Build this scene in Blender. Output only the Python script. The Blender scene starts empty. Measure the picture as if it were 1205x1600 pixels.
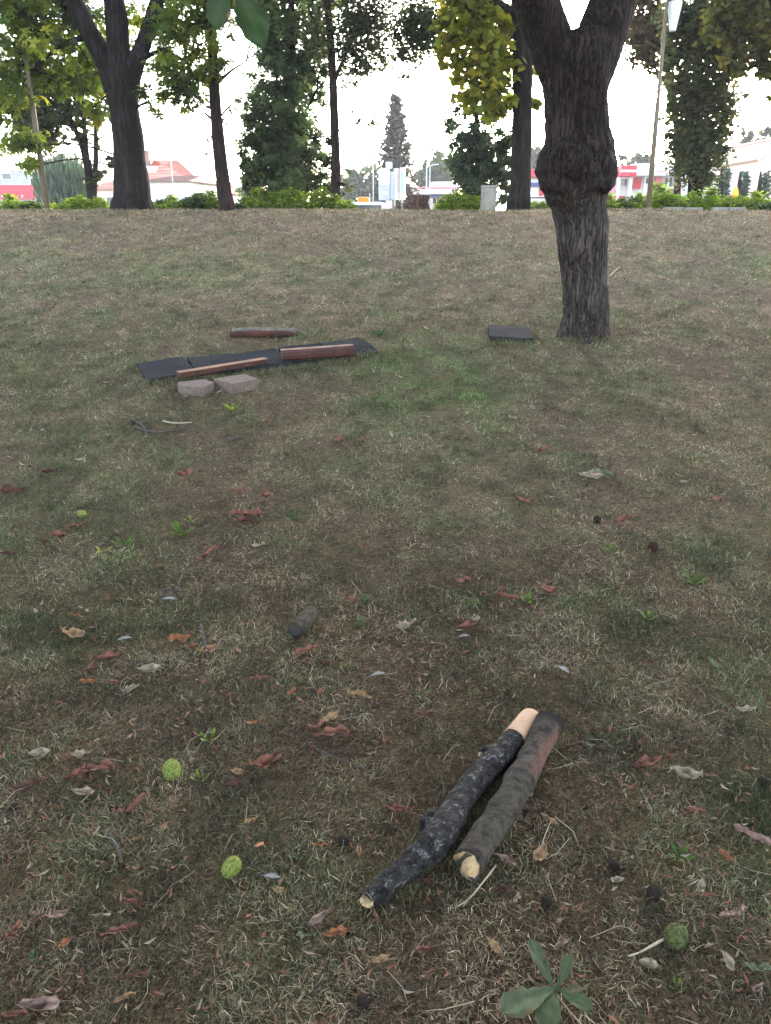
import bpy, bmesh, math, random
import numpy as np
from mathutils import Vector, Matrix, noise as mnoise

random.seed(7)
rng = np.random.default_rng(7)
SC = bpy.context.scene
COL = SC.collection
R = math.radians

# ------------------------------------------------------------------ camera
FPX, CX, CY = 1209.0, 602.5, 800.0
EYE = np.array([0.0, 0.0, 1.5])
PITCH = R(20.5)
FWD = np.array([0.0, math.cos(PITCH), -math.sin(PITCH)])
UPV = np.array([0.0, math.sin(PITCH), math.cos(PITCH)])
cam_d = bpy.data.cameras.new('camera')
cam_d.sensor_fit = 'VERTICAL'
cam_d.angle = 2 * math.atan(800.0 / FPX)
cam_d.clip_start = 0.05
cam_d.clip_end = 3000
cam = bpy.data.objects.new('camera', cam_d)
cam.location = EYE
cam.rotation_euler = (R(90) - PITCH, 0, 0)
COL.objects.link(cam)
SC.camera = cam

# ------------------------------------------------------------------ sky, sun, exposure
SUN_EL, SUN_AZ = 14.0, 17.0            # degrees; azimuth to the right of the view
world = bpy.data.worlds.new('World')
SC.world = world
world.use_nodes = True
wn = world.node_tree.nodes
wn.clear()
w_out = wn.new('ShaderNodeOutputWorld')
w_bg = wn.new('ShaderNodeBackground')
w_sky = wn.new('ShaderNodeTexSky')
w_sky.sky_type = 'NISHITA'
w_sky.sun_disc = False
w_sky.sun_elevation = R(SUN_EL)
w_sky.sun_rotation = R(SUN_AZ)
w_sky.altitude = 200
w_sky.air_density = 1.0
w_sky.dust_density = 1.6
w_sky.ozone_density = 1.2
w_bg.inputs['Strength'].default_value = 0.15
w_hs = wn.new('ShaderNodeHueSaturation')      # thin evening overcast: the sky's colour is mostly washed out
w_hs.inputs['Saturation'].default_value = 0.60
world.node_tree.links.new(w_sky.outputs[0], w_hs.inputs['Color'])
world.node_tree.links.new(w_hs.outputs[0], w_bg.inputs[0])
world.node_tree.links.new(w_bg.outputs[0], w_out.inputs[0])

sun_d = bpy.data.lights.new('sun', 'SUN')
sun_d.energy = 0.2
sun_d.angle = R(30)
sun_d.color = (1.0, 0.86, 0.72)
sun = bpy.data.objects.new('sun', sun_d)
sv = Vector((math.sin(R(SUN_AZ)) * math.cos(R(SUN_EL)), math.cos(R(SUN_AZ)) * math.cos(R(SUN_EL)), math.sin(R(SUN_EL))))
sun.rotation_euler = sv.to_track_quat('Z', 'Y').to_euler()
COL.objects.link(sun)

SC.view_settings.view_transform = 'Standard'
SC.view_settings.look = 'None'
SC.view_settings.exposure = 3.48
SC.view_settings.gamma = 1.0
SC.view_settings.use_curve_mapping = False
HAZE = 0.0007
SC.cycles.max_bounces = 6
SC.cycles.transparent_max_bounces = 8
SC.cycles.use_denoising = True

# ------------------------------------------------------------------ noise and terrain
def _hash(ix, iy, seed):
    h = (ix.astype(np.int64) * 374761393 + iy.astype(np.int64) * 668265263 + seed * 974634) & 0x7fffffff
    h = ((h ^ (h >> 13)) * 1274126177) & 0x7fffffff
    return ((h ^ (h >> 16)) & 0xffff) / 65535.0

def vnoise(x, y, seed=0):
    x = np.asarray(x, float); y = np.asarray(y, float)
    ix = np.floor(x); iy = np.floor(y)
    fx = x - ix; fy = y - iy
    fx = fx * fx * (3 - 2 * fx); fy = fy * fy * (3 - 2 * fy)
    a = _hash(ix, iy, seed); b = _hash(ix + 1, iy, seed)
    c = _hash(ix, iy + 1, seed); d = _hash(ix + 1, iy + 1, seed)
    return (a * (1 - fx) + b * fx) * (1 - fy) + (c * (1 - fx) + d * fx) * fy

def fbm(x, y, seed=0, octv=4):
    s = 0; a = 0.5; t = 0
    for i in range(octv):
        s = s + a * vnoise(x * 2 ** i, y * 2 ** i, seed + i * 17)
        t += a; a *= 0.5
    return s / t

def sstep(a, b, x):
    t = np.clip((x - a) / (b - a), 0, 1)
    return t * t * (3 - 2 * t)

_py = np.linspace(-20, 40, 3001)
_sl = 0.150 * sstep(2.2, 6.5, _py) * (1 - sstep(13.8, 17.2, _py)) * (0.9 + 0.25 * sstep(8, 13, _py))
_pz = np.cumsum(_sl) * (_py[1] - _py[0])
_pz = _pz * (1.735 / _pz[-1])
_pz = _pz - 0.85 * sstep(17.6, 22.5, _py)

def H(x, y):
    x = np.asarray(x, float); y = np.asarray(y, float)
    z = np.interp(y, _py, _pz)
    w = sstep(0, 2, y) * (1 - sstep(17, 19, y))
    z = z + (fbm(x * 0.5 + 3, y * 0.5, 5, 3) - 0.5) * 0.10 * sstep(2, 5, y) * (1 - sstep(13, 17, y))
    z = z + (fbm(x * 3.1, y * 3.1, 9, 3) - 0.5) * 0.030 * w
    z = z + (vnoise(x * 0.6, y * 0.2 + 4, 31) - 0.5) * 0.05 * sstep(14, 17, y) * (1 - sstep(19, 22, y))
    return z

def h1(x, y):
    return float(H(np.array([x]), np.array([y]))[0])

def ray(px, py):
    return FWD + np.array([1.0, 0, 0]) * ((px - CX) / FPX) + UPV * ((CY - py) / FPX)

def G(px, py, dz=0.0):
    """where the line of sight through a photo pixel meets the lawn (raised by dz)"""
    d = ray(px, py)
    t = np.linspace(0.6, 24, 2400)
    p = EYE[None] + t[:, None] * d[None]
    f = p[:, 2] - (H(p[:, 0], p[:, 1]) + dz)
    k = np.where(f < 0)[0]
    if len(k) == 0:
        k = len(t) - 1
        return Vector(p[k])
    k = k[0]
    if k == 0:
        return Vector(p[0])
    u = f[k - 1] / (f[k - 1] - f[k])
    return Vector(p[k - 1] * (1 - u) + p[k] * u)

def at(px, py, Y):
    d = ray(px, py)
    return Vector(EYE + d * (Y / d[1]))

def mpp(p):
    """metres per photo pixel at a point"""
    return float(np.dot(np.array(p) - EYE, FWD)) / FPX

# ------------------------------------------------------------------ mesh helpers
def np_mesh(name, V, F, tint=None, smooth=False):
    V = np.ascontiguousarray(V, dtype=np.float32); F = np.ascontiguousarray(F, dtype=np.int32)
    me = bpy.data.meshes.new(name)
    n, k = F.shape
    me.vertices.add(len(V)); me.vertices.foreach_set('co', V.ravel())
    me.loops.add(n * k); me.loops.foreach_set('vertex_index', F.ravel())
    me.polygons.add(n)
    me.polygons.foreach_set('loop_start', np.arange(n, dtype=np.int32) * k)
    me.polygons.foreach_set('loop_total', np.full(n, k, dtype=np.int32))
    if smooth:
        me.polygons.foreach_set('use_smooth', np.ones(n, dtype=bool))
    me.update(calc_edges=True)
    if tint is not None:
        a = me.color_attributes.new('tint', 'FLOAT_COLOR', 'POINT')
        c = np.ones((len(V), 4), dtype=np.float32); c[:, :3] = tint
        a.data.foreach_set('color', c.ravel())
    return me

def link(name, me, mat=None, parent=None, loc=None):
    o = bpy.data.objects.new(name, me)
    COL.objects.link(o)
    if mat is not None and len(me.materials) == 0:
        me.materials.append(mat)
    if parent is not None:
        o.parent = parent
    if loc is not None:
        o.location = loc
    return o

def tag(o, label=None, cat=None, group=None, kind=None):
    if label: o['label'] = label
    if cat: o['category'] = cat
    if group: o['group'] = group
    if kind: o['kind'] = kind
    return o

def thing(name, label, cat, loc=(0, 0, 0), rz=0.0, group=None):
    o = bpy.data.objects.new(name, None)
    o.empty_display_size = 0.2
    o.location = loc; o.rotation_euler = (0, 0, rz)
    COL.objects.link(o)
    return tag(o, label, cat, group)

def copy_tree(root):
    c = root.copy(); COL.objects.link(c)
    for ch in list(root.children):
        d = ch.copy(); COL.objects.link(d); d.parent = c
        for g in list(ch.children):
            e = g.copy(); COL.objects.link(e); e.parent = d
    return c

def bm_mesh(name, bm, smooth=False):
    bmesh.ops.recalc_face_normals(bm, faces=bm.faces)
    me = bpy.data.meshes.new(name)
    bm.to_mesh(me); bm.free()
    if smooth:
        for p in me.polygons: p.use_smooth = True
    return me

def add_box(bm, c, s, rz=0.0, bevel=0.0, mat=0):
    r = bmesh.ops.create_cube(bm, size=1.0)
    vs = r['verts']
    M = Matrix.Translation(c) @ Matrix.Rotation(rz, 4, 'Z') @ Matrix.Diagonal((s[0], s[1], s[2], 1))
    bmesh.ops.transform(bm, matrix=M, verts=vs)
    if bevel > 0:
        es = list({e for v in vs for e in v.link_edges})
        bmesh.ops.bevel(bm, geom=es, offset=bevel, segments=2, affect='EDGES', profile=0.7)
    return vs

def box_mesh(name, c, s, rz=0.0, bevel=0.0):
    bm = bmesh.new(); add_box(bm, c, s, rz, bevel)
    return bm_mesh(name, bm)

def prism_mesh(name, poly, h, axis='Z', bevel=0.0):
    """poly: list of (x,y); extruded along +Z by h"""
    bm = bmesh.new()
    b = [bm.verts.new((x, y, 0)) for x, y in poly]
    t = [bm.verts.new((x, y, h)) for x, y in poly]
    n = len(poly)
    bm.faces.new(b[::-1]); bm.faces.new(t)
    for i in range(n):
        bm.faces.new((b[i], b[(i + 1) % n], t[(i + 1) % n], t[i]))
    if bevel > 0:
        bmesh.ops.bevel(bm, geom=list(bm.edges), offset=bevel, segments=2, affect='EDGES')
    return bm_mesh(name, bm)

def tube(points, radii, sides=12, sub=1, wob=0.0, wscale=3.0, cap=True, seed=0.0, ell=None):
    """smooth tube through points; returns V, F(quads)"""
    P = np.array([list(p) for p in points], float); Rr = np.array(radii, float)
    if sub > 1 and len(P) > 2:
        t0 = np.arange(len(P)); t1 = np.linspace(0, len(P) - 1, (len(P) - 1) * sub + 1)
        Q = []
        for t in t1:
            i = min(int(t), len(P) - 2); u = t - i
            p0 = P[max(i - 1, 0)]; p1 = P[i]; p2 = P[i + 1]; p3 = P[min(i + 2, len(P) - 1)]
            Q.append(0.5 * ((2 * p1) + (p2 - p0) * u + (2 * p0 - 5 * p1 + 4 * p2 - p3) * u * u + (3 * p1 - p0 - 3 * p2 + p3) * u ** 3))
        Rr = np.interp(t1, t0, Rr); P = np.array(Q)
    elif sub > 1:
        t0 = np.arange(len(P)); t1 = np.linspace(0, len(P) - 1, (len(P) - 1) * sub + 1)
        P = np.stack([np.interp(t1, t0, P[:, k]) for k in range(3)], 1); Rr = np.interp(t1, t0, Rr)
    n = len(P)
    V = []
    T = np.gradient(P, axis=0); T /= np.linalg.norm(T, axis=1)[:, None]
    u = np.cross(T[0], [0.3, 1, 0.2]); u /= np.linalg.norm(u)
    for i in range(n):
        u = u - T[i] * np.dot(u, T[i]); u /= np.linalg.norm(u)
        v = np.cross(T[i], u)
        for j in range(sides):
            a = 2 * math.pi * j / sides
            d = u * math.cos(a) + v * math.sin(a)
            r = Rr[i]
            if wob:
                q = P[i] + d * r
                r = r * (1 + wob * mnoise.fractal(Vector(q * wscale) + Vector((seed, seed, seed)), 1.0, 2.0, 3))
            V.append(P[i] + d * r)
    F = []
    for i in range(n - 1):
        for j in range(sides):
            a = i * sides + j; b = i * sides + (j + 1) % sides
            F.append((a, b, b + sides, a + sides))
    V = list(V)
    if cap:
        for i, rev in ((0, True), (n - 1, False)):
            c = len(V); V.append(P[i])
            for j in range(0, sides, 2):
                a = i * sides + j; b = i * sides + (j + 1) % sides; e = i * sides + (j + 2) % sides
                F.append((c, e, b, a) if rev else (c, a, b, e))
    return np.array(V), np.array(F)

class Bag:
    """collects quads of several tubes into one mesh"""
    def __init__(s): s.V = []; s.F = []; s.n = 0
    def add(s, V, F):
        s.V.append(V); s.F.append(np.asarray(F) + s.n); s.n += len(V)
    def mesh(s, name, origin=(0, 0, 0), smooth=True):
        return np_mesh(name, np.concatenate(s.V) - np.array(origin), np.concatenate(s.F), smooth=smooth)

# ------------------------------------------------------------------ materials
class NT:
    def __init__(s, name):
        s.m = bpy.data.materials.new(name); s.m.use_nodes = True
        s.t = s.m.node_tree; s.t.nodes.clear()
        s.out = s.t.nodes.new('ShaderNodeOutputMaterial')
    def n(s, typ, **kw):
        x = s.t.nodes.new('ShaderNode' + typ)
        for k, v in kw.items():
            if k.startswith('i_'):
                x.inputs[k[2:].replace('_', ' ')].default_value = v
            else:
                setattr(x, k, v)
        return x
    def l(s, a, b): s.t.links.new(a, b)
    def ramp(s, fac, stops):
        r = s.n('ValToRGB'); e = r.color_ramp.elements
        while len(e) < len(stops): e.new(0.5)
        for q, (p, c) in zip(e, stops):
            q.position = p; q.color = (*c, 1) if len(c) == 3 else c
        s.l(fac, r.inputs[0]); return r.outputs[0]
    def mix(s, fac, a, b, mode='MIX'):
        x = s.n('Mix', data_type='RGBA', blend_type=mode)
        if hasattr(fac, 'node'): s.l(fac, x.inputs[0])
        else: x.inputs[0].default_value = fac
        for v, i in ((a, 6), (b, 7)):
            if hasattr(v, 'node'): s.l(v, x.inputs[i])
            else: x.inputs[i].default_value = (*v, 1)
        return x.outputs[2]
    def noise(s, scale, detail=4, rough=0.55, vec=None, dist=0.0):
        x = s.n('TexNoise'); x.inputs['Scale'].default_value = scale; x.inputs['Detail'].default_value = detail
        x.inputs['Roughness'].default_value = rough; x.inputs['Distortion'].default_value = dist
        if vec is not None: s.l(vec, x.inputs['Vector'])
        return x.outputs[0]
    def coords(s, scale=(1, 1, 1), kind='Object'):
        c = s.n('TexCoord'); m = s.n('Mapping'); m.inputs['Scale'].default_value = scale
        s.l(c.outputs[kind], m.inputs[0]); return m.outputs[0]
    def bump(s, h, strength=0.5, dist=0.01, normal=None):
        b = s.n('Bump'); b.inputs['Strength'].default_value = strength; b.inputs['Distance'].default_value = dist
        s.l(h, b.inputs['Height'])
        if normal is not None: s.l(normal, b.inputs['Normal'])
        return b.outputs[0]
    def bsdf(s, col, rough=0.8, normal=None, spec=0.3, metal=0.0, **kw):
        p = s.n('BsdfPrincipled')
        if hasattr(col, 'node'): s.l(col, p.inputs['Base Color'])
        else: p.inputs['Base Color'].default_value = (*col, 1)
        if hasattr(rough, 'node'): s.l(rough, p.inputs['Roughness'])
        else: p.inputs['Roughness'].default_value = rough
        p.inputs['Specular IOR Level'].default_value = spec
        p.inputs['Metallic'].default_value = metal
        for k, v in kw.items(): p.inputs[k].default_value = v
        if normal is not None: s.l(normal, p.inputs['Normal'])
        return p
    def done(s, sh):
        s.l(sh.outputs[0], s.out.inputs[0]); return s.m

def simple(name, a, b=None, scale=8.0, rough=0.8, bump=0.3, bscale=40.0, bdist=0.004, spec=0.3, metal=0.0, lo=0.35, hi=0.65):
    t = NT(name); v = t.coords()
    b = b if b is not None else tuple(min(1, c * 0.75) for c in a)
    col = t.ramp(t.noise(scale, 5, 0.6, v), [(lo, a), (hi, b)])
    nm = t.bump(t.noise(bscale, 4, 0.6, v), bump, bdist) if bump else None
    return t.done(t.bsdf(col, rough, nm, spec, metal))

def leafy(name, trans=0.35, rough=0.55, spec=0.25):
    t = NT(name)
    a = t.n('Attribute', attribute_name='tint')
    p = t.bsdf(a.outputs[0], rough, None, spec)
    tr = t.n('BsdfTranslucent')
    g = t.mix(1.0, a.outputs[0], (1.25, 1.3, 0.7), 'MULTIPLY')
    t.l(g, tr.inputs[0])
    m = t.n('MixShader'); m.inputs[0].default_value = trans
    t.l(p.outputs[0], m.inputs[1]); t.l(tr.outputs[0], m.inputs[2])
    return t.done(m)

def bark(name, light, dark, zs=0.25, scale=22.0, bdist=0.02, strength=0.9, upper_mult=None, lo=0.12, hi=0.55):
    """furrowed bark: long interlacing ridges, light on top and dark in the furrows, flaked across"""
    t = NT(name); v0 = t.coords()
    nz = t.n('TexNoise'); nz.inputs['Scale'].default_value = 5.0; nz.inputs['Detail'].default_value = 4
    t.l(v0, nz.inputs['Vector'])
    add = t.n('VectorMath', operation='MULTIPLY_ADD'); t.l(nz.outputs[1], add.inputs[0]); add.inputs[1].default_value = (0.055, 0.055, 0.055); t.l(v0, add.inputs[2])
    mp = t.n('Mapping'); mp.inputs['Scale'].default_value = (1, 1, zs); t.l(add.outputs[0], mp.inputs[0])
    def ridged(sc, det):
        n_ = t.noise(sc, det, 0.6, mp.outputs[0])
        a_ = t.n('Math', operation='SUBTRACT'); t.l(n_, a_.inputs[0]); a_.inputs[1].default_value = 0.5
        b_ = t.n('Math', operation='ABSOLUTE'); t.l(a_.outputs[0], b_.inputs[0])
        c_ = t.n('MapRange'); t.l(b_.outputs[0], c_.inputs[0]); c_.inputs[1].default_value = 0.0; c_.inputs[2].default_value = 0.13
        return c_.outputs[0]
    r1 = ridged(scale, 3); r2 = ridged(scale * 2.3, 2)
    flake = t.noise(55, 5, 0.7, v0)
    big = t.noise(2.6, 4, 0.6, v0)
    m1 = t.n('Math', operation='MULTIPLY_ADD'); t.l(r2, m1.inputs[0]); m1.inputs[1].default_value = 0.5; t.l(r1, m1.inputs[2])
    m2 = t.n('Math', operation='MULTIPLY_ADD'); t.l(flake, m2.inputs[0]); m2.inputs[1].default_value = 0.9; t.l(m1.outputs[0], m2.inputs[2])
    mid = tuple(a * 0.45 + b * 0.55 for a, b in zip(light, dark))
    col = t.ramp(m2.outputs[0], [(0.22, dark), (0.62, mid), (1.0, light)])
    nrm = t.n('Math', operation='MULTIPLY'); t.l(m2.outputs[0], nrm.inputs[0]); nrm.inputs[1].default_value = 0.42
    col = t.ramp(nrm.outputs[0], [(0.16, dark), (0.50, mid), (0.86, light)])
    col = t.mix(t.ramp(big, [(0.38, (0, 0, 0)), (0.66, (1, 1, 1))]), col, t.mix(1.0, col, (0.60, 0.54, 0.50), 'MULTIPLY'))
    if upper_mult:
        a = t.n('Attribute', attribute_name='tint'); sp = t.n('SeparateColor'); t.l(a.outputs[0], sp.inputs[0])
        col = t.mix(sp.outputs[0], col, t.mix(1.0, col, upper_mult, 'MULTIPLY'))  # multiplies the bark colour darker on the upper trunk
        rg = t.n('MapRange'); t.l(sp.outputs[0], rg.inputs[0]); rg.inputs[3].default_value = 0.9; rg.inputs[4].default_value = 0.85
        return t.done(t.bsdf(col, rg.outputs[0], t.bump(m2.outputs[0], strength, bdist), 0.08))
    return t.done(t.bsdf(col, 0.9, t.bump(m2.outputs[0], strength, bdist), 0.12))

def tintmat(name, rough=0.9, trans=0.0):
    t = NT(name); a = t.n('Attribute', attribute_name='tint')
    p = t.bsdf(a.outputs[0], rough, None, 0.15)
    if trans:
        tr = t.n('BsdfTranslucent'); t.l(a.outputs[0], tr.inputs[0])
        m = t.n('MixShader'); m.inputs[0].default_value = trans
        t.l(p.outputs[0], m.inputs[1]); t.l(tr.outputs[0], m.inputs[2]); p = m
    return t.done(p)

M_GRASS = tintmat('grass_blades', 0.85, 0.2)
M_LITTER = tintmat('litter', 0.85, 0.1)
M_LEAF = leafy('leaves', 0.55)
M_LEAFDARK = leafy('leaves_dense', 0.32, 0.5)
M_BARK_MAIN = bark('bark_ash', (0.135, 0.110, 0.102), (0.003, 0.0025, 0.0025), 0.10, 26.0, 0.018, 1.0, (0.52, 0.46, 0.47))
M_BARK_DARK = bark('bark_dark', (0.036, 0.028, 0.028), (0.004, 0.003, 0.003), 0.12, 9.0, 0.03, 0.9)
M_BARK_RED = bark('bark_reddish', (0.052, 0.030, 0.027), (0.006, 0.004, 0.0035), 0.14, 12.0, 0.02, 0.8)
M_CONC = simple('concrete', (0.25, 0.225, 0.195), (0.18, 0.16, 0.14), 6, 0.9, 0.4, 60)
M_SLAB = simple('paving_concrete', (0.140, 0.102, 0.084), (0.085, 0.062, 0.052), 22, 0.95, 0.5, 90, 0.003)
M_RUBBER = simple('rubber_crumb', (0.014, 0.014, 0.016), (0.030, 0.029, 0.032), 70, 0.95, 0.8, 160, 0.004, 0.04)
M_WHITE = simple('white_paint', (0.78, 0.77, 0.76), (0.70, 0.69, 0.69), 3, 0.6, 0.05)
M_CREAM = simple('cream_render', (0.66, 0.60, 0.55), (0.56, 0.51, 0.47), 2, 0.9, 0.1)
M_PINKW = simple('pink_render', (0.68, 0.52, 0.46), (0.60, 0.46, 0.41), 2, 0.9, 0.1)
M_RED = simple('red_panel', (0.50, 0.035, 0.055), (0.42, 0.03, 0.045), 3, 0.5, 0.05)
M_REDCLOTH = simple('red_canvas', (0.36, 0.018, 0.030), (0.30, 0.014, 0.024), 4, 0.85, 0.1)
M_BLUE = simple('blue_panel', (0.03, 0.05, 0.22), (0.025, 0.045, 0.19), 3, 0.4, 0.0)
M_GREYB = simple('grey_facade', (0.34, 0.38, 0.44), (0.28, 0.32, 0.37), 2, 0.7, 0.05)
M_ROOF = simple('red_roof', (0.50, 0.22, 0.165), (0.42, 0.175, 0.13), 1.5, 0.9, 0.3, 8, 0.03)
M_ROOFD = simple('brown_roof', (0.24, 0.15, 0.13), (0.18, 0.11, 0.10), 1.5, 0.9, 0.3, 8, 0.03)
M_GLASS = simple('dark_glass', (0.05, 0.065, 0.085), (0.035, 0.045, 0.06), 2, 0.12, 0.0, spec=0.6)
M_POLE = simple('lamp_post_paint', (0.155, 0.115, 0.075), (0.11, 0.085, 0.06), 12, 0.6, 0.15, spec=0.4)
M_STEEL = simple('galvanised', (0.42, 0.43, 0.44), (0.36, 0.37, 0.38), 5, 0.5, 0.05, metal=0.3)
M_DARK = simple('dark_trim', (0.025, 0.025, 0.028), (0.018, 0.018, 0.02), 5, 0.6, 0.0)
M_SHADE = simple('frosted_lamp_shade', (0.72, 0.74, 0.76), (0.66, 0.68, 0.70), 6, 0.35, 0.0, spec=0.5)
M_ORANGE = simple('orange_plastic', (0.75, 0.22, 0.02), (0.65, 0.19, 0.02), 5, 0.45, 0.0)
M_YELLOW = simple('yellow_canvas', (0.78, 0.45, 0.05), (0.70, 0.38, 0.04), 5, 0.8, 0.05)
M_ASPHALT = simple('asphalt', (0.055, 0.055, 0.057), (0.045, 0.045, 0.047), 30, 0.9, 0.3, 120)
M_KERB = simple('kerb_concrete', (0.24, 0.22, 0.20), (0.18, 0.165, 0.15), 9, 0.9, 0.3, 60)

# ------------------------------------------------------------------ ground
def green_mask(x, y):
    """0..1: how green the lawn is at a place"""
    x = np.asarray(x, float); y = np.asarray(y, float)
    g = sstep(0.44, 0.72, fbm(x * 0.55 + 11, y * 0.42 + 3, 41, 4)) * 0.60
    g = g + 0.35 * sstep(0.45, 0.75, fbm(x * 2.3, y * 1.8, 51, 3))
    for (px, py, rx, ry, k) in GREENS:
        c = G(px, py)
        s = mpp(c)
        ex = (x - c.x) / (rx * s); ey = (y - c.y) / ry
        g = g + k * np.exp(-(ex * ex + ey * ey))
    g = g * (1 - 0.75 * sstep(10.5, 14.5, y))
    return np.clip(g, 0, 1)
# (photo x, photo y, half width in photo px, half depth in metres, strength)
GREENS = [(668, 582, 108, 0.90, 1.25), (560, 640, 70, 0.4, 0.35), (720, 620, 60, 0.5, 0.5), (60, 560, 120, 1.2, 0.45), (60, 450, 110, 1.5, 0.35),
          (1000, 590, 140, 0.6, 0.35), (110, 700, 120, 0.5, 0.3), (560, 740, 70, 0.3, 0.4), (250, 850, 90, 0.25, 0.55), (480, 1000, 90, 0.12, 0.3),
          (870, 1540, 80, 0.06, 0.2), (1130, 430, 90, 1.0, 0.3), (250, 420, 140, 1.2, 0.25), (640, 660, 90, 0.4, 0.3)]
BARES = [(310, 690, 110, 0.45, 0.9), (600, 600, 40, 0.2, 0.6), (640, 440, 200, 0.9, 0.55), (270, 1050, 60, 0.10, 0.7), (480, 620, 60, 0.3, 0.4), (700, 1240, 70, 0.12, 0.5),
         (860, 760, 120, 0.4, 0.35), (640, 1090, 70, 0.12, 0.45), (960, 1370, 60, 0.07, 0.5), (540, 380, 260, 1.2, 0.4)]
def bare_mask(x, y):
    b = 0.8 * sstep(0.55, 0.75, fbm(x * 1.1 + 40, y * 0.9 + 9, 77, 4))
    for (px, py, rx, ry, k) in BARES:
        c = G(px, py); s = mpp(c)
        b = b + k * np.exp(-(((x - c.x) / (rx * s)) ** 2 + ((y - c.y) / ry) ** 2))
    return np.clip(b, 0, 1)

def axis(*segs):
    out = []
    for a, b, st in segs:
        out.extend(np.arange(a, b, st))
    out.append(segs[-1][1])
    return np.array(out)
gx = axis((-500, -60, 40), (-60, -14, 4), (-14, -5, 0.35), (-5, 5, 0.09), (5, 14, 0.35), (14, 60, 4), (60, 500, 40))
gy = axis((-60, -4, 4), (-4, 0.8, 0.3), (0.8, 5, 0.06), (5, 18, 0.13), (18, 24, 0.4), (24, 60, 4), (60, 900, 60))
GX, GY = np.meshgrid(gx, gy)
GZ = H(GX.ravel(), GY.ravel())
nx, ny = len(gx), len(gy)
idx = np.arange(nx * ny).reshape(ny, nx)
GF = np.stack([idx[:-1, :-1].ravel(), idx[:-1, 1:].ravel(), idx[1:, 1:].ravel(), idx[1:, :-1].ravel()], 1)
gm = np.clip(0.18 + 0.6 * green_mask(GX.ravel(), GY.ravel()) + 0.9 * (fbm(GX.ravel() * 4 + 7, GY.ravel() * 4, 63, 3) - 0.5) - 0.25 * sstep(10, 14, GY.ravel()), 0, 1); bmk = 0.75 * bare_mask(GX.ravel(), GY.ravel())
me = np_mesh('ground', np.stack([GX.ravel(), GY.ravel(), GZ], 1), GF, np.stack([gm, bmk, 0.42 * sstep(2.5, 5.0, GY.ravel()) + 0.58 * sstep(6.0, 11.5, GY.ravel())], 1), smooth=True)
t = NT('lawn_soil')
v = t.coords()
a = t.n('Attribute', attribute_name='tint'); sep = t.n('SeparateColor'); t.l(a.outputs[0], sep.inputs[0])
def fibre(sc, seed):
    m = t.n('Mapping'); m.inputs['Location'].default_value = (seed, seed * 2.3, 0); t.l(v, m.inputs[0])
    a_ = t.noise(sc, 3, 0.65, m.outputs[0], 2.6); b_ = t.noise(sc * 0.42, 3, 0.7, m.outputs[0], 1.8)
    q_ = t.n('Math', operation='MULTIPLY_ADD'); t.l(b_, q_.inputs[0]); q_.inputs[1].default_value = 0.55
    h_ = t.n('Math', operation='MULTIPLY'); t.l(a_, h_.inputs[0]); h_.inputs[1].default_value = 0.45
    t.l(h_.outputs[0], q_.inputs[2]); return q_.outputs[0]
fb = fibre(120, 0.0); fb2 = fibre(95, 7.0)
straw = t.ramp(fb, [(0.38, (0.010, 0.008, 0.006)), (0.48, (0.082, 0.064, 0.044)), (0.59, (0.225, 0.182, 0.128))])
green = t.ramp(fb2, [(0.38, (0.007, 0.008, 0.005)), (0.48, (0.060, 0.070, 0.032)), (0.59, (0.155, 0.160, 0.085))])
soil = t.ramp(fb, [(0.37, (0.012, 0.008, 0.006)), (0.50, (0.070, 0.050, 0.038)), (0.63, (0.18, 0.140, 0.112))])
c1 = t.mix(sep.outputs[0], straw, green)
c2 = t.mix(sep.outputs[1], c1, soil)
big = t.noise(1.3, 4, 0.6, v)
c3 = t.mix(t.ramp(big, [(0.35, (0, 0, 0)), (0.7, (0.6, 0.6, 0.6))]), c2, t.mix(1.0, c2, (1.25, 1.15, 1.08), 'MULTIPLY'))
c3 = t.mix(sep.outputs[2], t.mix(1.0, c3, (0.80, 0.70, 0.58), 'MULTIPLY'), t.mix(1.0, c3, (1.55, 1.46, 1.42), 'MULTIPLY'))  # canopy shade over the near lawn put into the soil colour; upslope paler
tuft = t.noise(9, 5, 0.7, v)
c3 = t.mix(1.0, c3, t.ramp(tuft, [(0.36, (0.72, 0.72, 0.72)), (0.52, (1, 1, 1)), (0.66, (1.3, 1.28, 1.24))]), 'MULTIPLY')
hb = fb
M_GROUND = t.done(t.bsdf(c3, 0.95, t.bump(hb, 1.0, 0.03), 0.05))
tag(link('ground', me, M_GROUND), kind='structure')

# street beyond the crest
def sheet(name, x0, x1, y0, y1, z, mat):
    me = np_mesh(name, np.array([(x0, y0, z), (x1, y0, z), (x1, y1, z), (x0, y1, z)]), np.array([(0, 1, 2, 3)]))
    return tag(link(name, me, mat), kind='structure')
STREET = 1.735 - 0.85
sheet('pavement', -70, 70, 24, 27, STREET + 0.12, M_KERB)
sheet('road', -70, 70, 27.2, 36, STREET + 0.02, M_ASPHALT)
me = box_mesh('kerb', (0, 27.1, STREET + 0.06), (140, 0.2, 0.13))
tag(link('kerb', me, M_KERB), kind='structure')
# low concrete edging stones along the top of the lawn, seen at the right
for i, (pa, pb) in enumerate(((1036, 1068), (1069, 1098), (1112, 1138), (1139, 1166))):
    A = at(pa, 326, 17.35); B = at(pb, 326, 17.35)
    L = (B - A).length
    o = link('edging_stone', box_mesh('edging_stone', (0, 0, 0), (L - 0.02, 0.09, 0.16), 0, 0.008), M_KERB)
    m = (A + B) / 2
    o.location = (m.x, m.y, h1(m.x, m.y) + 0.0)
    tag(o, 'pale concrete edging stone set along the top of the lawn beside the street shrubs', 'edging stone', 'concrete edging stones on the crest')

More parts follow.
